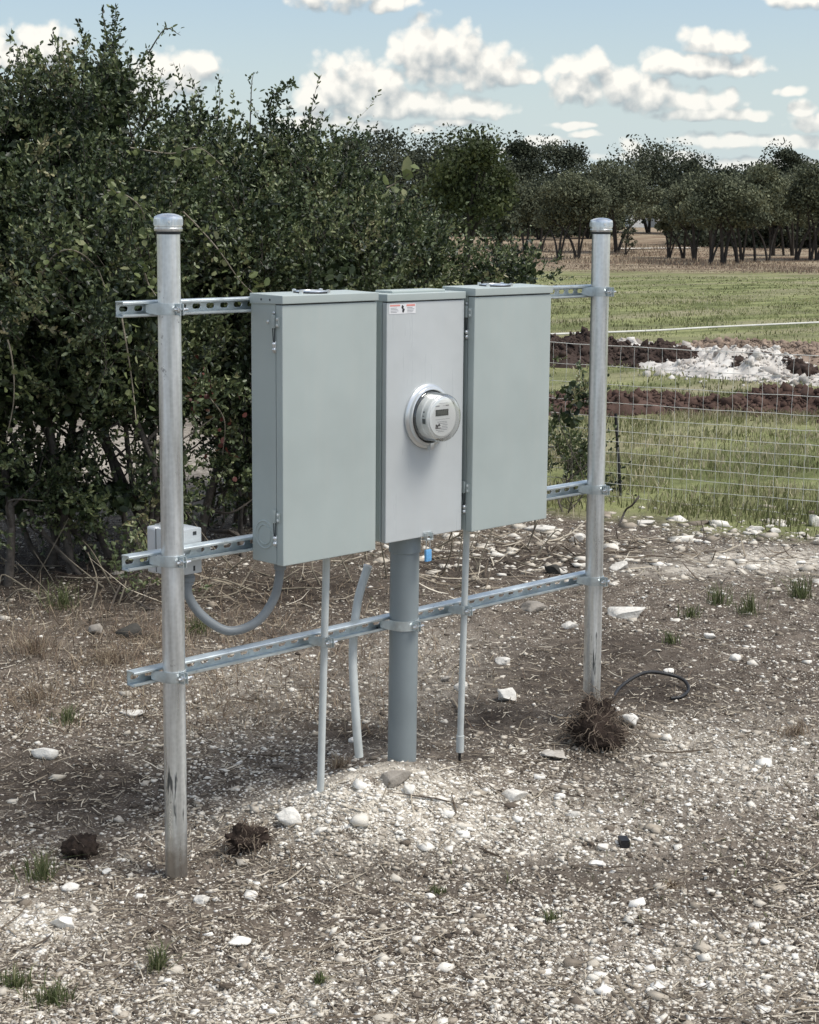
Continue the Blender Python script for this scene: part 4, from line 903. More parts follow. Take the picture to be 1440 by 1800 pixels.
# ------------------------------------------------------------------ fence, stake, pipe line
fa = G(1115, 879); fb = G(1440, 907); fd = fb-fa; fd[2] = 0; fl_ = np.linalg.norm(fd); fd /= fl_
def fpt(px, zoff_px_at):  # point on fence plane seen at pixel column
    d = ray(px, 0); n = np.array([-fd[1], fd[0]]); k = ((fa[:2]-CAM[:2])@n)/(d[:2]@n); return CAM[:2]+d[:2]*k
def fence_z(py, px=1326):
    q = fpt(px, 0); d = ray(px, py); k = (q-CAM[:2])@d[:2]/(d[:2]@d[:2]); return CZ+d[2]*k
fe = empty('wire_fence', (*fpt(1440, 0), fence_z(892)-.02), 'woven wire field fence of pale wires standing in the grass behind the far post', 'fence')
wires = [617, 655, 688, 721, 747, 772, 791, 811, 830, 849, 868, 892]
q0 = np.array([*fpt(905, 0)]); q1 = np.array([*fpt(1640, 0)]); FL = np.linalg.norm(q1-q0)
WM = mat('fence_wire', (.80, .79, .74), .45, 0)
zw = [fence_z(y) for y in wires]
for k, z in enumerate(zw):
    P = np.zeros((40, 3)); u_ = np.linspace(0, 1, 40); P[:, :2] = q0+(q1-q0)*u_[:, None]
    P[:, 2] = z+.0015*np.sin(u_*23+k*1.7)-.010*np.sin(u_*3.1)+.001*np.sin(u_*61+k)
    V, F = tubes([(P, .0018 if 0 < k < 11 else .0023)], 5); npmesh('horizontal_wire', V, F, WM, fe)
nv = int(FL/.088)
for k in range(nv):
    u_ = (k+.5)/nv; P = np.zeros((24, 3)); P[:, :2] = q0+(q1-q0)*u_; P[:, 2] = np.linspace(zw[0], zw[-1], 24)
    P[:, 0] += .003*np.sin(np.arange(24)*1.3+k); P[:, 2] -= .010*math.sin(u_*3.1)
    V, F = tubes([(P, .0013)], 4); npmesh('vertical_wire', V, F, WM, fe)
a_ = G(1094, 872, -.1); b_ = AT(1083, 727, st_of(a_[0], a_[1])[0]+.0)
V, F = tubes([(np.linspace(a_, b_, 6), .010)], 8); o = npmesh('stake', V, F, mat('dark_stake', (.02, .02, .022), .6), origin=a_); tag(o, 'thin dark leaning stake at the fence, just right of the far post', 'stake')
a_ = G(905, 914, .01); 
p0, p1, p2 = G(900, 596, .05), G(1150, 588, .06), G(1640, 566, .08)
V, F = tubes([(spline([p0, G(1010, 592, .05), p1, G(1290, 580, .06), p2], 40), .017)], 8); o = npmesh('white_pipe', V, F, mat('white_pvc', (.62, .61, .56), .5, var=.15, vscale=3), origin=p0, smooth=True); tag(o, 'long thin white line of pipe crossing the green field', 'pipe')
V, F = tubes([(spline([G(1090, 922, .0), G(1100, 912, .05), AT(1112, 888, 9.3), AT(1124, 872, 9.3)], 12), .006)], 6); o = npmesh('dead_branch', V, F, MT['bark'], origin=G(1090, 922)); tag(o, 'dark bare branch poking up below the stake', 'branch')
# ------------------------------------------------------------------ earth banks and limestone spoil heap
def bank(name, pts, mat_, label, nw=26, nl=220, rough=.6, seed=0, rnd=False):
    """pts: (px, py_base, height m, halfwidth m) along the ridge"""
    B = np.array([[*G(p[0], p[1])[:2], p[2], p[3]] for p in pts]); C = spline(B, nl); n = len(C)
    tg = np.gradient(C[:, :2], axis=0); tg /= np.linalg.norm(tg, axis=1)[:, None]; nr = np.stack([-tg[:, 1], tg[:, 0]], 1)
    v = np.linspace(-1, 1, nw); X = C[:, None, 0]+nr[:, None, 0]*C[:, None, 3]*v; Y = C[:, None, 1]+nr[:, None, 1]*C[:, None, 3]*v
    prof = np.clip(1-v**2, 0, 1)**.8; ends = np.clip(np.minimum(np.arange(n), n-1-np.arange(n))/10, 0, 1)[:, None]
    no = 1+rough*2*(fbm(X, Y, 2.1, 90+seed)+.6*fbm(X, Y, 7, 95+seed)+.35*fbm(X, Y, 19, 97+seed))
    Z = gz(X, Y)-.03+(C[:, None, 2]+.03)*prof*no*ends
    i = np.arange(n*nw).reshape(n, nw); F = np.stack([i[:-1, :-1], i[1:, :-1], i[1:, 1:], i[:-1, 1:]], -1).reshape(-1, 4)
    c = (C[n//2, 0], C[n//2, 1], float(gz(C[n//2, 0], C[n//2, 1])))
    o = npmesh(name, np.stack([X, Y, Z], -1).reshape(-1, 3), F, mat_, origin=c, rnd=np.clip(.75+.9*fbm(X, Y, 5, 120+seed), 0, 1).ravel() if rnd else None)
    if sum(p.normal.z for p in list(o.data.polygons)[::50]) < 0: o.data.flip_normals()
    tag(o, label, 'earth bank')
    # clods and broken stone lying on and around the bank
    q = int(nl*(15 if rnd else 22)); i_ = rng.integers(4, n-4, q); j_ = rng.normal(0, .55, q); x_ = C[i_, 0]+nr[i_, 0]*C[i_, 3]*j_; y_ = C[i_, 1]+nr[i_, 1]*C[i_, 3]*j_
    no_ = 1+rough*2*(fbm(x_, y_, 2.1, 90+seed)+.6*fbm(x_, y_, 7, 95+seed)+.35*fbm(x_, y_, 19, 97+seed)); jj = np.clip(np.abs(j_), 0, 1)
    z_ = gz(x_, y_)-.03+(C[i_, 2]+.03)*np.clip(1-jj**2, 0, 1)**.8*no_; z_ = np.maximum(z_, gz(x_, y_)); sz = np.clip(rng.lognormal(-4.3, .6, q), .006, .07)
    P_ = VT[None]*(1+rng.uniform(-.35, .35, (q, 9, 1)))*np.stack([rng.uniform(.6, 1.4, q), rng.uniform(.6, 1.4, q), rng.uniform(.4, 1., q)], -1)[:, None]
    P_ = np.einsum('nij,nkj->nki', rotm(q), P_)*sz[:, None, None]; P_[..., 0] += x_[:, None]; P_[..., 1] += y_[:, None]; P_[..., 2] += z_[:, None]
    F_ = (FT[None]+(np.arange(q)*9)[:, None, None]).reshape(-1, 3)
    npmesh('loose_clods', P_.reshape(-1, 3), F_, mat_, o, rnd=np.repeat(rng.beta(1.6, 1.3, q), 9))['kind'] = 'stuff'
    return o
RED = mat('red_brown_soil', (.090, .058, .047), .95, 0, .1, var=.45, vscale=6, bump=1., bscale=25)
DRK = mat('dark_brown_soil', (.060, .043, .036), .95, 0, .1, var=.5, vscale=8, bump=1., bscale=25)
SPO = ramp_mat('chalky_spoil', [(0, (.20, .17, .145)), (.35, (.50, .46, .41)), (1, (.74, .71, .66))], .9, .2, bump=1., bscale=12, noise=.55, nscale=4.5, ncol=(.16, .13, .11))
bank('earth_bank', [(780, 718, .08, .3), (930, 722, .11, .4), (1060, 722, .12, .4), (1200, 722, .11, .42), (1252, 724, .09, .4), (1330, 722, .16, .45), (1400, 724, .18, .5), (1500, 724, .18, .5), (1700, 726, .16, .5)], RED, 'long low red brown bank of dug soil beyond the fence', seed=1)
bank('earth_bank', [(900, 640, .28, .9), (960, 636, .32, .9), (1040, 632, .24, .8), (1100, 634, .17, .7), (1190, 642, .14, .6), (1215, 646, .05, .4)], DRK, 'dark brown soil bank left of the white limestone heap', seed=2)
bank('spoil_heap', [(1035, 616, .05, .4), (1085, 616, .09, .6), (1160, 630, .11, .7), (1220, 646, .13, .75), (1290, 654, .18, .9), (1350, 662, .15, .8), (1420, 668, .07, .7), (1520, 676, .06, .6)], SPO, 'bright white heap of dug limestone beyond the fence', seed=3, rnd=True, nw=48, rough=1.0)
bank('earth_bank', [(1285, 664, .08, .2), (1310, 660, .19, .25), (1350, 660, .20, .25), (1395, 664, .18, .25), (1430, 670, .06, .2)], DRK, 'small dark soil ridge lying across the right end of the white heap', seed=4, nl=120, rough=.5)
bank('earth_bank', [(1180, 618, .10, .6), (1290, 624, .16, .8), (1380, 632, .16, .9), (1600, 636, .15, .9)], mat('tan_rubble_soil', (.26, .20, .155), .95, 0, .1, var=.5, vscale=5, bump=1., bscale=20), 'tan rubbly bank behind the white heap on the right', seed=5)
# ------------------------------------------------------------------ foliage helpers
def leafmesh(name, P, D, L, Wd, mat_, parent, tn, origin=None):
    n = len(P); D = D/(np.linalg.norm(D, axis=1)[:, None]+1e-9); r_ = rng.normal(size=(n, 3)); S = np.cross(D, r_); S /= np.linalg.norm(S, axis=1)[:, None]+1e-9; U = np.cross(S, D)
    L = L[:, None]; Wd = Wd[:, None]
    V = np.stack([P, P+D*L*.28+S*Wd*.45+U*Wd*.16, P+D*L*.72+S*Wd*.42+U*Wd*.12, P+D*L, P+D*L*.72-S*Wd*.42+U*Wd*.12, P+D*L*.28-S*Wd*.45+U*Wd*.16], 1)
    F = (np.array([[0, 1, 2, 3], [0, 3, 4, 5]])[None]+(np.arange(n)*6)[:, None, None]).reshape(-1, 4)
    return npmesh(name, V.reshape(-1, 3), F, mat_, parent, origin, rnd=np.repeat(np.clip(tn, 0, 1), 6))
def shoots(B, Dn, Ln, nl, leafL, bend=.5, up=.25):
    """shoots starting at B along Dn; returns leaf base, leaf dir, twig paths"""
    n = len(B); k = 5; C = np.zeros((n, k, 3)); C[:, 0] = B; d = Dn.copy()
    for i in range(1, k):
        d = d+rng.normal(0, bend*.35, (n, 3))+np.array([0, 0, up*.4]); d /= np.linalg.norm(d, axis=1)[:, None]; C[:, i] = C[:, i-1]+d*(Ln/(k-1))[:, None]
    u = rng.uniform(.0, 1., (n, nl))**.65*(k-1)*.9999; i = np.floor(u).astype(int); f = (u-i)[..., None]; ar = np.arange(n)[:, None]
    P = C[ar, i]*(1-f)+C[ar, i+1]*f; T = C[ar, i+1]-C[ar, i]; T /= np.linalg.norm(T, axis=-1, keepdims=True)
    D = T*.75+rng.normal(0, .6, P.shape); return P.reshape(-1, 3), D.reshape(-1, 3), C
def ball(n, shell=.55):
    d = rng.normal(size=(n, 3)); d /= np.linalg.norm(d, axis=1)[:, None]; r = (shell+(1-shell)*rng.random(n)**.6); return d, r
def bush(name, label, blobs, nshoot, origin_px, stems, leafL=.0230, mat_=None, group=None, stemr=.02, cat='bush', basespread=.7, leaves=18, tone0=0., base_s=None, twigs=True, shootL=.175, shell=.55):
    """blobs: (px, py, s, rx px, rz px, depth m)"""
    c0 = G(*origin_px); t = empty(name, c0, label, cat, group)
    vol = np.array([b[3]*b[4] for b in blobs], float); vol /= vol.sum(); Bs, Ds, Ls, Tn = [], [], [], []
    for b, v in zip(blobs, vol):
        nf = 8; n = max(2, int(nshoot*v/nf)); c = AT(b[0], b[1], b[2]); m = mppx(b[2]); d, r = ball(n, shell)
        d[:, 2] = np.where((d[:, 2] < -.3) & (rng.random(n) < .5), -d[:, 2], d[:, 2])
        loc = np.stack([d[:, 0]*b[3]*m, d[:, 1]*b[5], d[:, 2]*b[4]*m], -1)*r[:, None]
        wob = 1+.35*np.sin(loc[:, :1]*7+b[0])*np.sin(loc[:, 2:]*6+b[1]); loc = loc*wob
        W3 = RH[None]*0; xyz = np.stack([c[0]+RH[0]*loc[:, 0]+FH[0]*loc[:, 1], c[1]+RH[1]*loc[:, 0]+FH[1]*loc[:, 1], c[2]+loc[:, 2]], -1)
        dw = np.stack([RH[0]*d[:, 0]+FH[0]*d[:, 1], RH[1]*d[:, 0]+FH[1]*d[:, 1], d[:, 2]], -1)+rng.normal(0, .45, (n, 3))+np.array([0, 0, .35])
        xyz = np.repeat(xyz, nf, 0)+rng.normal(0, .018, (n*nf, 3)); dw = np.repeat(dw, nf, 0)+rng.normal(0, .62, (n*nf, 3)); tn0 = np.repeat(rng.normal(.41+tone0, .21, n), nf); n = n*nf
        dw /= np.linalg.norm(dw, axis=1)[:, None]; Bs.append(xyz); Ds.append(dw); Ls.append(rng.lognormal(math.log(shootL), .35, n)); Tn.append(tn0+rng.normal(0, .06, n))
    B, D, L, Tn = map(np.concatenate, (Bs, Ds, Ls, Tn)); ok = B[:, 2] > gz(B[:, 0], B[:, 1])+.05; ok[:2] = True; B, D, L, Tn = B[ok], D[ok], L[ok], Tn[ok]
    P, Dl, C = shoots(B, D, L, leaves, leafL); n = len(P)
    LL = leafL*rng.lognormal(0, .25, n); WW = leafL*.56*rng.lognormal(0, .2, n); TT = np.repeat(Tn, leaves)+rng.normal(0, .15, n)
    core = []
    for b, v in zip(blobs, vol):      # inner leaves close the crown's depth, darker in colour to paint its inner shade
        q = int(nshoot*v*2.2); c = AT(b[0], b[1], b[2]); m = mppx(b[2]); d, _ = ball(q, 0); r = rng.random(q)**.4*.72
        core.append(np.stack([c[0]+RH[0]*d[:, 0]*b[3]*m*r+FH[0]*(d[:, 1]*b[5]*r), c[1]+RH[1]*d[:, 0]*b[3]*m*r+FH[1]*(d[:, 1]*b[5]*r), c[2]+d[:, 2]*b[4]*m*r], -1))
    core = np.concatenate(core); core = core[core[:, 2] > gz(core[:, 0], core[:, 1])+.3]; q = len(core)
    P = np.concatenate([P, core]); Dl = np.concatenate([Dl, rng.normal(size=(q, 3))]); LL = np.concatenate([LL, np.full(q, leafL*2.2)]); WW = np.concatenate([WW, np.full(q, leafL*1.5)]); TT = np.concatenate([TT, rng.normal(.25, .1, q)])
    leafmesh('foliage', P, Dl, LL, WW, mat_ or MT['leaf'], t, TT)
    paths = []
    if twigs:
        V, F = tubes([], 3) if False else (None, None)
        k = rng.random(len(C)) < .45; k[:2] = True; Cq = C[k]; m_ = len(Cq); ring = []
        for a in range(3):
            off = np.array([math.cos(a*2.09), math.sin(a*2.09), .3*math.cos(a*2.09+1)]); ring.append(Cq+off*np.linspace(.0028, .0010, 5)[None, :, None])
        Vv = np.stack(ring, 2).reshape(m_, 15, 3); Fq_ = np.array([[3*i+j, 3*i+(j+1) % 3, 3*i+3+(j+1) % 3, 3*i+3+j] for i in range(4) for j in range(3)])
        npmesh('twigs', Vv.reshape(-1, 3), (Fq_[None]+(np.arange(m_)*15)[:, None, None]).reshape(-1, 4), MT['bark'], t)
    for i in range(stems):
        b = blobs[i % len(blobs)]; c = AT(b[0]+random.uniform(-.6, .6)*b[3], b[1]+random.uniform(-.5, .4)*b[4], b[2]+random.uniform(-.3, .3)*b[5])
        a = random.uniform(0, 6.28); base = np.array([c0[0]*.4+c[0]*.6+math.cos(a)*basespread*.5, c0[1]*.4+c[1]*.6+math.sin(a)*basespread*.5, 0]); base[2] = float(gz(base[0], base[1]))-.03
        m1 = base*.65+c*.35+rng.normal(0, .08, 3); m2 = base*.3+c*.7+rng.normal(0, .10, 3); P_ = spline([base, m1, m2, c], 12)
        rr = stemr*random.uniform(.6, 1.3); paths.append((P_, np.linspace(rr, rr*.25, len(P_))))
        for _ in range(5):
            j = random.randint(2, len(P_)-2); q = P_[j]; d = rng.normal(0, 1, 3)+np.array([0, 0, .7]); d /= np.linalg.norm(d); Lb = random.uniform(.2, .6)*stemr*30
            e = q+d*Lb; mm = (q+e)/2+rng.normal(0, .05, 3); paths.append((spline([q, mm, e], 8), np.linspace(rr*.4, rr*.1, 9)[:len(spline([q, mm, e], 8))]))
    V, F = tubes(paths, 6); npmesh('trunk', V, F, MT['bark'], t, smooth=True)
    return t
# big evergreen thicket
BG = 'evergreen bushes behind the rack'
bush('evergreen_bush', 'tallest dark evergreen bush, filling the upper left of the view', [
  (40, 345, 8.6, 220, 130, .9), (215, 368, 8.6, 130, 115, .9), (150, 235, 8.7, 105, 85, .5), (-120, 350, 8.4, 210, 140, .9), (0, 520, 8.3, 200, 150, .9), (200, 520, 8.2, 190, 140, .9), (90, 670, 8.2, 200, 100, .7), (270, 680, 8.4, 130, 95, .6), (-140, 640, 8.2, 180, 220, .9), (200, 165, 8.7, 40, 70, .25), (20, 215, 8.6, 60, 45, .3), (30, 860, 8.1, 110, 60, .4), (170, 880, 8.2, 170, 45, .4)], 10500, (120, 1010), 22, group=BG)
bush('evergreen_bush', 'broad middle evergreen bush rising behind the near cabinet', [
  (395, 405, 9.4, 125, 115, .9), (500, 412, 9.6, 95, 105, .8), (400, 500, 9.2, 160, 140, .9), (550, 500, 9.4, 120, 105, .9), (430, 660, 9.0, 120, 120, .6), (500, 285, 9.6, 45, 35, .3), (340, 290, 9.4, 50, 45, .35), (440, 820, 9.0, 70, 90, .5)], 6800, (430, 985), 16, group=BG)
bush('evergreen_bush', 'lower right evergreen bush sloping down behind the middle cabinet', [
  (600, 432, 10.2, 80, 105, .8), (680, 455, 10.4, 75, 85, .8), (745, 500, 10.6, 45, 55, .6), (640, 560, 10.2, 120, 110, .8), (755, 575, 10.6, 70, 60, .6), (860, 490, 10.8, 60, 30, .4), (920, 482, 10.8, 36, 18, .25), (585, 320, 10.0, 36, 45, .35), (840, 660, 10.6, 70, 80, .5), (700, 720, 10.3, 140, 130, .7), (885, 800, 10.4, 40, 80, .4)], 5600, (760, 930), 12, group=BG)
bush('low_shrub', 'low dark shrub showing between the right cabinet and the far post', [(990, 830, 10.3, 40, 55, .3), (1020, 860, 10.3, 24, 30, .25)], 150, (992, 900), 4, stemr=.008, cat='shrub', basespread=.2, leaves=16, group=BG)
bush('leafy_sprig', 'leafy sprig hanging in the gap left of the far post', [(1012, 690, 9.8, 28, 30, .15), (1000, 735, 9.8, 20, 26, .12)], 40, (985, 910), 3, stemr=.006, cat='shrub', basespread=.1, leaves=14, group=BG, shootL=.14)
bush('undergrowth_shrub', 'sparse leafy undergrowth below the outlet box', [(250, 1030, 7.5, 45, 45, .2), (300, 1005, 7.5, 45, 40, .2)], 90, (262, 1085), 4, stemr=.006, cat='shrub', basespread=.2, leaves=12, tone0=.12)
# tall leafy spikes on the skyline
def spike(px0, py0, px1, py1, s, n, label, lf=.022, md='leaf', bw=.004):
    a = AT(px0, py0, s); b = AT(px1, py1, s); P_ = spline([a, (a+b)/2+rng.normal(0, .04, 3), b], 20); t = empty('leafy_shoot', a, label, 'shoot', 'shoots standing above the bushes')
    V, F = tubes([(P_, np.linspace(bw, .0012, len(P_)))], 5); npmesh('stem', V, F, MT['bark'], t)
    i = rng.integers(0, len(P_)-1, n); Q = P_[i]+rng.normal(0, .006, (n, 3)); D = rng.normal(0, 1, (n, 3))+np.array([0, 0, .5]); side = rng.random(n) < .6
    Q = Q+np.where(side[:, None], D/np.linalg.norm(D, axis=1)[:, None]*rng.uniform(0, .07, (n, 1))*np.linspace(1, .4, len(P_))[i][:, None], 0)
    leafmesh('leaves', Q, D, lf*rng.lognormal(0, .2, n), lf*.5*rng.lognormal(0, .2, n), MT[md], t, rng.normal(.4, .15, n))
for a in [(200, 180, 205, 8, 8.7, 260, 'tallest leafy shoot, reaching the top edge of the view'), (150, 200, 152, 55, 8.7, 260, 'leafy shoot just left of the tallest one'), (120, 210, 96, 100, 8.7, 140, 'short leafy shoot second left of the tallest'), (38, 210, 38, 80, 8.6, 60, 'thin lone shoot near the upper left corner'),
          (235, 190, 258, 80, 8.7, 160, 'leafy shoot leaning right from the tallest'), (262, 92, 318, 62, 8.7, 26, 'thin nearly bare shoot leaning far right over the sky'), (330, 250, 335, 130, 9.4, 130, 'leafy shoot above the middle bush, left of the wispy one'), (365, 260, 385, 130, 9.4, 60, 'wispy yellowish shoot above the middle bush'), (275, 220, 288, 118, 8.8, 26, 'very thin shoot between the tall and middle bushes'),
          (480, 250, 520, 145, 9.6, 300, 'stout leafy shoot at the right end of the middle bush'), (500, 260, 490, 160, 9.6, 220, 'bushy shoot behind the stout leafy one'), (440, 230, 446, 130, 9.6, 24, 'thin bare shoot over the middle bush'), (565, 300, 572, 190, 10.0, 70, 'small shoot over the sloping right bush'), (10, 260, 4, 150, 8.5, 160, 'leafy shoot at the left edge on the skyline'), (640, 260, 626, 236, 10.2, 60, 'short shoot right of the sloping bush top')]: spike(*a)
# vines with pale leaves
def vine(pts, s, n, label, lf=.030, md='vine', sp=.035):
    P_ = spline([AT(x, y, s+random.uniform(-.08, .08)) for x, y in pts], 40); t = empty('climbing_vine', P_[0], label, 'vine', 'vines over the bushes')
    V, F = tubes([(P_, np.linspace(.0045, .002, len(P_)))], 5); npmesh('stem', V, F, MT['twig'], t, smooth=True)
    i = rng.integers(0, len(P_), n); Q = P_[i]+rng.normal(0, sp, (n, 3)); D = rng.normal(0, 1, (n, 3))-np.array([0, 0, .4]); Dv = D
    leafmesh('leaves', Q, Dv, lf*rng.lognormal(0, .25, n), lf*.75*rng.lognormal(0, .2, n), MT[md], t, rng.normal(.45, .2, n))
vine([(322, 372), (350, 400), (385, 440), (420, 490), (450, 520)], 7.7, 60, 'pale vine with yellow green leaves hanging above the near cabinet')
vine([(190, 335), (225, 345), (250, 370), (262, 420)], 7.4, 46, 'pale vine left of the near post cap')
vine([(70, 490), (95, 450), (130, 440), (170, 470), (190, 520)], 7.3, 50, 'vine with broad yellowish leaves left of the near post')
vine([(215, 560), (225, 620), (235, 690), (240, 740)], 7.3, 44, 'vine trailing down left of the near post, under the top channel')
vine([(340, 660), (370, 700), (395, 740), (392, 800)], 8.0, 40, 'vine with reddish leaves beside the near cabinet', md='redleaf', sp=.05)
vine([(0, 560), (20, 620), (25, 700), (10, 780)], 7.4, 36, 'thin vine at the left edge')
vine([(230, 260), (300, 270), (350, 260), (390, 290)], 8.0, 46, 'green vine patch high on the bushes between two shoots', lf=.034)
vine([(680, 330), (700, 320), (720, 305)], 9.6, 12, 'bright round vine leaves above the middle cabinet', lf=.07, sp=.05)
vine([(255, 480), (262, 500), (275, 520)], 7.2, 26, 'small pale sprig touching the near post just above the top channel', lf=.03)
# dead twigs in the shade under the thicket
dp = []
for k in range(110):
    px, py = random.uniform(-40, 1000), random.uniform(900, 1090); py = min(py, 1085-.10*px); c = G(px, py); d = rng.normal(0, 1, 3)+np.array([0, 0, .5]); d /= np.linalg.norm(d); L = random.uniform(.12, .5); e = c+d*L; e[2] = max(e[2], c[2]+.01)
    dp.append((spline([c, (c+e)/2+rng.normal(0, .05, 3), e], 8), np.linspace(.005, .0015, 9)[:len(spline([c, c, e], 8))]))
V, F = tubes(dp, 4); o = npmesh('brushwood', V, F, MT['twig']); tag(o, 'tangled dead brushwood in the shade beneath the bushes', 'brushwood', kind='stuff')
# ------------------------------------------------------------------ trees beyond the field
def tree(name, label, px, pyb, pyt, wpx, s, mat_, group, n=2600, trunks=1, crown_lo=.35, leaf=.16, gaps=0.):
    b = AT(px, pyb, s); m = mppx(s); H = (pyb-pyt)*m; Wd = wpx*m; b[2] = CZ+ray(px, pyb)[2]*s/1.; g_ = float(gz(b[0], b[1])); b[2] = min(b[2], g_)
    H = CZ+ray(px, pyt)[2]/np.linalg.norm(ray(px, pyt)[:2])*0+AT(px, pyt, s)[2]-b[2]
    t = empty(name, b, label, 'tree', group); nb = random.randint(12, 20); tb = random.uniform(-.14, .16); Wd = Wd*(1.25 if s < 115 else 1.05); P, T = [], []; paths = []; tops = []
    for k in range(nb):
        u = random.uniform(-1, 1); hz = crown_lo+(1-crown_lo)*random.uniform(.12, .82)*(1-.40*u*u); c = b+np.array([RH[0]*u*Wd*.36, RH[1]*u*Wd*.36, H*hz])+np.array([FH[0], FH[1], 0])*random.uniform(-.25, .25)*Wd
        rr = Wd*random.uniform(.14, .23); rz = min(rr*.60, H*(1-hz)+rr*.15); tops.append(c); q = n//nb; d, r = ball(q, .15)
        pt = c+d*r[:, None]*np.array([rr, rr, rz]); P.append(pt); T.append(np.full(q, random.gauss(.42, .15)+tb))
    q = n//2; d, r = ball(q, .1); w1 = 1+.22*np.sin(d[:, :1]*5+px)*np.sin(d[:, 2:]*4+px); lo_ = b[2]+H*crown_lo; cz_ = (lo_+b[2]+H*.93)/2
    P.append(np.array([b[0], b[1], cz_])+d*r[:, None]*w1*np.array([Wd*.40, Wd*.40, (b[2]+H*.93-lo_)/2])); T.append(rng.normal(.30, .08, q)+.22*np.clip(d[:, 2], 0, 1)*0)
    P = np.concatenate(P); T = np.concatenate(T); T = T+rng.normal(0, .18, len(P))
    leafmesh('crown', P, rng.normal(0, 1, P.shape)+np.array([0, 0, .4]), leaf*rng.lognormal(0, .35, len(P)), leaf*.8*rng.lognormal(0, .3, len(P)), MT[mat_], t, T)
    for k in range(trunks):
        off = (k-(trunks-1)/2)*Wd*.5/max(1, trunks)+random.uniform(-.2, .2); f0 = b+np.array([RH[0]*off, RH[1]*off, -.3]); 
        for c in random.sample(tops, 3 if trunks < 3 else 2):
            mid = f0*.5+c*.5; mid[2] = f0[2]+(c[2]-f0[2])*.55; mid[:2] = f0[:2]*.7+c[:2]*.3; rt = H*.019*random.uniform(.7, 1.2); P_ = spline([f0, mid, c], 10); paths.append((P_, np.linspace(rt, rt*.35, len(P_))))
    V, F = tubes(paths, 6); npmesh('trunk', V, F, mat_dark_bark, t, smooth=True); return t
mat_dark_bark = mat('dark_oak_bark', (.045, .038, .032), .9, var=.3, vscale=4)
FR = 'oaks standing at the near edge of the wood'; BK = 'trees on the rise behind'
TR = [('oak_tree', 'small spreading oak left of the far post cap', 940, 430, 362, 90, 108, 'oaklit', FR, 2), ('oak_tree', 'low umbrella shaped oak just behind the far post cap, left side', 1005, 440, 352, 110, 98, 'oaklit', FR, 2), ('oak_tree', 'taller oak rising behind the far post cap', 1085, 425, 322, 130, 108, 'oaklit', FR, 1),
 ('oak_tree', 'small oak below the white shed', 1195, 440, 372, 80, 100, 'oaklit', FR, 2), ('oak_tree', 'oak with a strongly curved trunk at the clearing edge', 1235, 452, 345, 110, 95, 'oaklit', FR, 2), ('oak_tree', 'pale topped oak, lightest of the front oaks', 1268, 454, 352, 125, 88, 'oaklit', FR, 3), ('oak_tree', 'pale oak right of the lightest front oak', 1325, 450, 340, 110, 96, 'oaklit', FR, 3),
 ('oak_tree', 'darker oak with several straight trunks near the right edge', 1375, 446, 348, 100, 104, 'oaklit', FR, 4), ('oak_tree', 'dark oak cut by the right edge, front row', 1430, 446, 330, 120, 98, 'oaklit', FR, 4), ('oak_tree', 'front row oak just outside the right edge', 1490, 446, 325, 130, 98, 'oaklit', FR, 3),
 ('live_oak', 'broad dark round tree over the sloping bush', 690, 400, 243, 210, 150, 'oak', BK, 1), ('live_oak', 'open branched tree with sky showing through its crown', 825, 402, 240, 190, 145, 'oak', BK, 1), ('live_oak', 'dark round tree left of the gap in the skyline', 975, 395, 262, 170, 160, 'oak', BK, 1), ('live_oak', 'narrow tree against the left side of the dark round one', 915, 398, 262, 90, 150, 'oak', BK, 1),
 ('live_oak', 'widest dark dome shaped tree on the skyline', 1145, 395, 262, 215, 160, 'oak', BK, 1), ('live_oak', 'dark tree tucked at the right shoulder of the widest dome', 1215, 395, 290, 120, 155, 'oak', BK, 1), ('live_oak', 'low brownish tree in the dip of the skyline', 1290, 400, 312, 150, 150, 'oak', BK, 1), ('live_oak', 'dark ragged tree standing up near the right edge of the skyline', 1370, 400, 276, 130, 150, 'oak', BK, 1),
 ('live_oak', 'tree at the right edge of the skyline', 1440, 400, 312, 110, 140, 'oak', BK, 1), ('live_oak', 'mid height tree under the ragged one', 1330, 425, 334, 140, 125, 'oak', BK, 2), ('live_oak', 'mid height tree behind the darker straight trunked oak', 1405, 425, 338, 140, 120, 'oak', BK, 2), ('live_oak', 'grey green tree right below the widest dome', 1222, 415, 336, 100, 125, 'oak', BK, 1),
 ('live_oak', 'grey green tree behind the small spreading oak', 950, 410, 334, 120, 135, 'oak', BK, 1), ('live_oak', 'dark tree filling the gap left of the far post cap', 1035, 405, 312, 110, 140, 'oak', BK, 1), ('live_oak', 'dark tree behind the upper left bush line', 620, 402, 250, 120, 150, 'oak', BK, 1), ('live_oak', 'tree just beyond the right edge on the rise', 1520, 400, 290, 160, 145, 'oak', BK, 1), ('live_oak', 'tree hidden mostly behind the sloping bush', 760, 405, 262, 130, 155, 'oak', BK, 1)]
for (nm, lb, px, pyb, pyt, w, s_, mt_, gp, tk) in TR:
    tree(nm, lb, px, pyb, pyt, w, s_, mt_, gp, n=9000 if gp == BK else 7500, trunks=tk, crown_lo=.34 if gp == FR else .08, leaf=.19 if gp == BK else .125)
tree('bright_tree', 'bright green tree with a thin purple brown trunk beyond the sloping bush', 825, 428, 292, 140, 60, 'juniper', None, n=6000, trunks=1, crown_lo=.22, leaf=.11)
tree('dark_shrub', 'dark rounded shrub right of the bright green tree', 882, 412, 352, 70, 75, 'oak', None, n=2200, trunks=1, crown_lo=.1, leaf=.12)
tree('dark_shrub', 'small dark bush in the clearing right of the far post cap', 1105, 416, 400, 26, 105, 'oak', None, n=500, trunks=1, crown_lo=.05, leaf=.10)
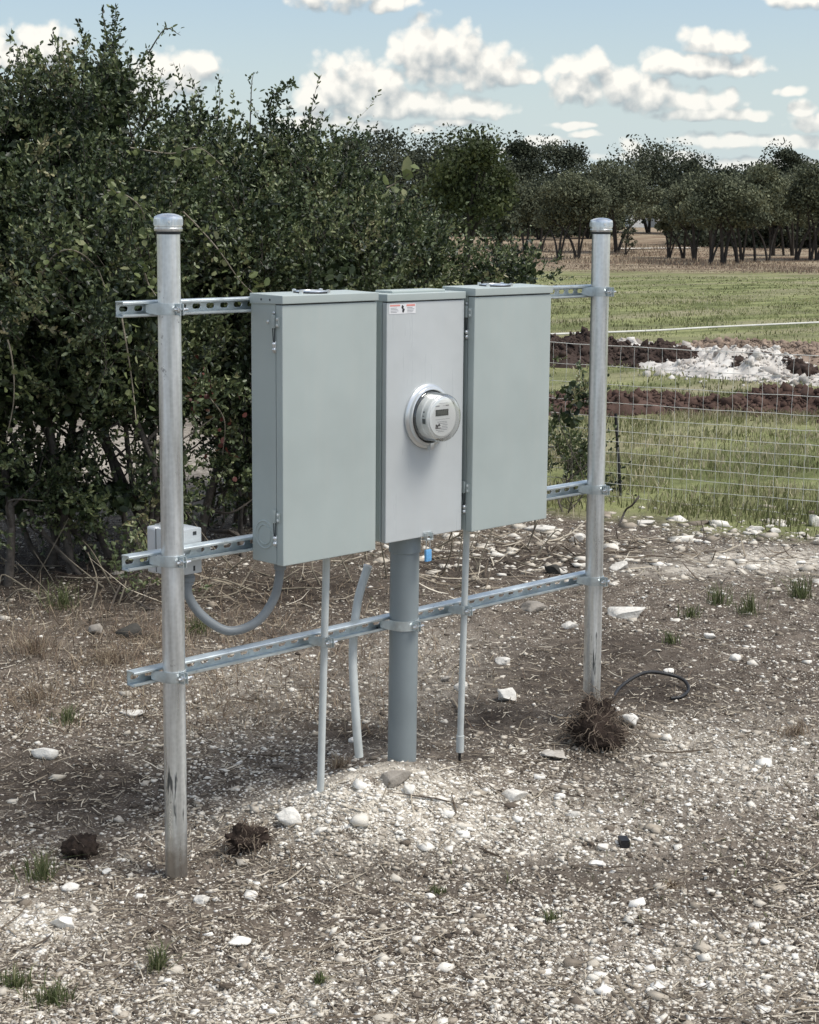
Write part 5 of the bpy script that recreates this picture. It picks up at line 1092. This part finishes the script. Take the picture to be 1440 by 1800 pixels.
def hedge(px0, px1, s, pyb, pyt, n, label):
    u = rng.uniform(px0, px1, n); ss = s+rng.uniform(-8, 8, n); m = (pyb-pyt); hp = rng.random(n)*(.55+.45*np.sin(u*.045)*np.sin(u*.021+1)+.15*rng.random(n))
    P = np.array([AT(a, pyb, q) for a, q in zip(u, ss)]); P[:, 2] = gz(P[:, 0], P[:, 1])+hp*m*mppx(s)
    o = leafmesh('woodland', P, rng.normal(0, 1, P.shape), .3*rng.lognormal(0, .3, n), .25*rng.lognormal(0, .3, n), MT['oak'], None, rng.normal(.35, .2, n)); tag(o, label, 'woodland', kind='stuff')
hedge(-900, 2300, 200, 396, 330, 70000, 'far wood massed on the rise behind the single trees')
hedge(560, 1085, 150, 402, 350, 9000, 'low dark scrub under the trees left of the far post cap')
hedge(1175, 1700, 128, 425, 350, 16000, 'shaded scrub filling the wood right of the clearing')
# pale track and shed in the clearing
def strip(px0, py0, px1, py1, hw, name):
    a, b = G(px0, py0), G(px1, py1); k = 30; L = np.linspace(0, 1, k)[:, None]; C = a+(b-a)*L; V = []
    for j, sg in enumerate((-1, 0, 1)): q = C.copy(); q[:, 0] += FH[0]*hw*sg; q[:, 1] += FH[1]*hw*sg; q[:, 2] = gz(q[:, 0], q[:, 1])+.06; V.append(q)
    V = np.stack(V, 1).reshape(-1, 3); i = np.arange(k*3).reshape(k, 3); F = np.stack([i[:-1, :-1], i[1:, :-1], i[1:, 1:], i[:-1, 1:]], -1).reshape(-1, 4)
    o = npmesh(name, V, F, mat('pale_track_'+name, (.60, .55, .47), .95, var=.2, vscale=1.)); 
    if o.data.polygons[0].normal.z < 0: o.data.flip_normals()
    tag(o, kind='structure')
strip(820, 413, 985, 413, 1.8, 'track')
strip(1090, 438, 1230, 437, .9, 'path')
c = AT(1141, 372, 185.); c[2] = float(gz(c[0], c[1])); Rz = Matrix.Translation(Vector(c)) @ Matrix.Rotation(-YAW, 4, 'Z')
sh = empty('shed', c, 'small white shed glimpsed through a gap in the dark trees', 'shed')
def shedpart(name, bm, m_): bmesh.ops.transform(bm, matrix=Rz, verts=bm.verts); return bmo(bm, name, m_, sh)
hz = AT(1141, 346, 185.)[2]-c[2]
bm = bmesh.new(); box(bm, -2.2, 2.2, -1.8, 1.8, -.5, hz); shedpart('wall', bm, mat('white_siding', (.78, .78, .76), .6, var=.06, vscale=2))
bm = bmesh.new(); vs = [bm.verts.new(p) for p in ((-2.4, -2, hz), (2.4, -2, hz), (2.4, 2, hz), (-2.4, 2, hz), (-2.4, 0, hz+.9), (2.4, 0, hz+.9))]
for f in ((0, 1, 5, 4), (2, 3, 4, 5), (0, 4, 3), (1, 2, 5), (0, 3, 2, 1)): bm.faces.new([vs[i] for i in f])
shedpart('roof', bm, mat('white_roof', (.72, .73, .74), .5)); bm = bmesh.new(); box(bm, -.5, .5, -1.84, -1.803, -.4, min(2., hz-.2)); shedpart('door', bm, mat('grey_door', (.2, .22, .23), .6))
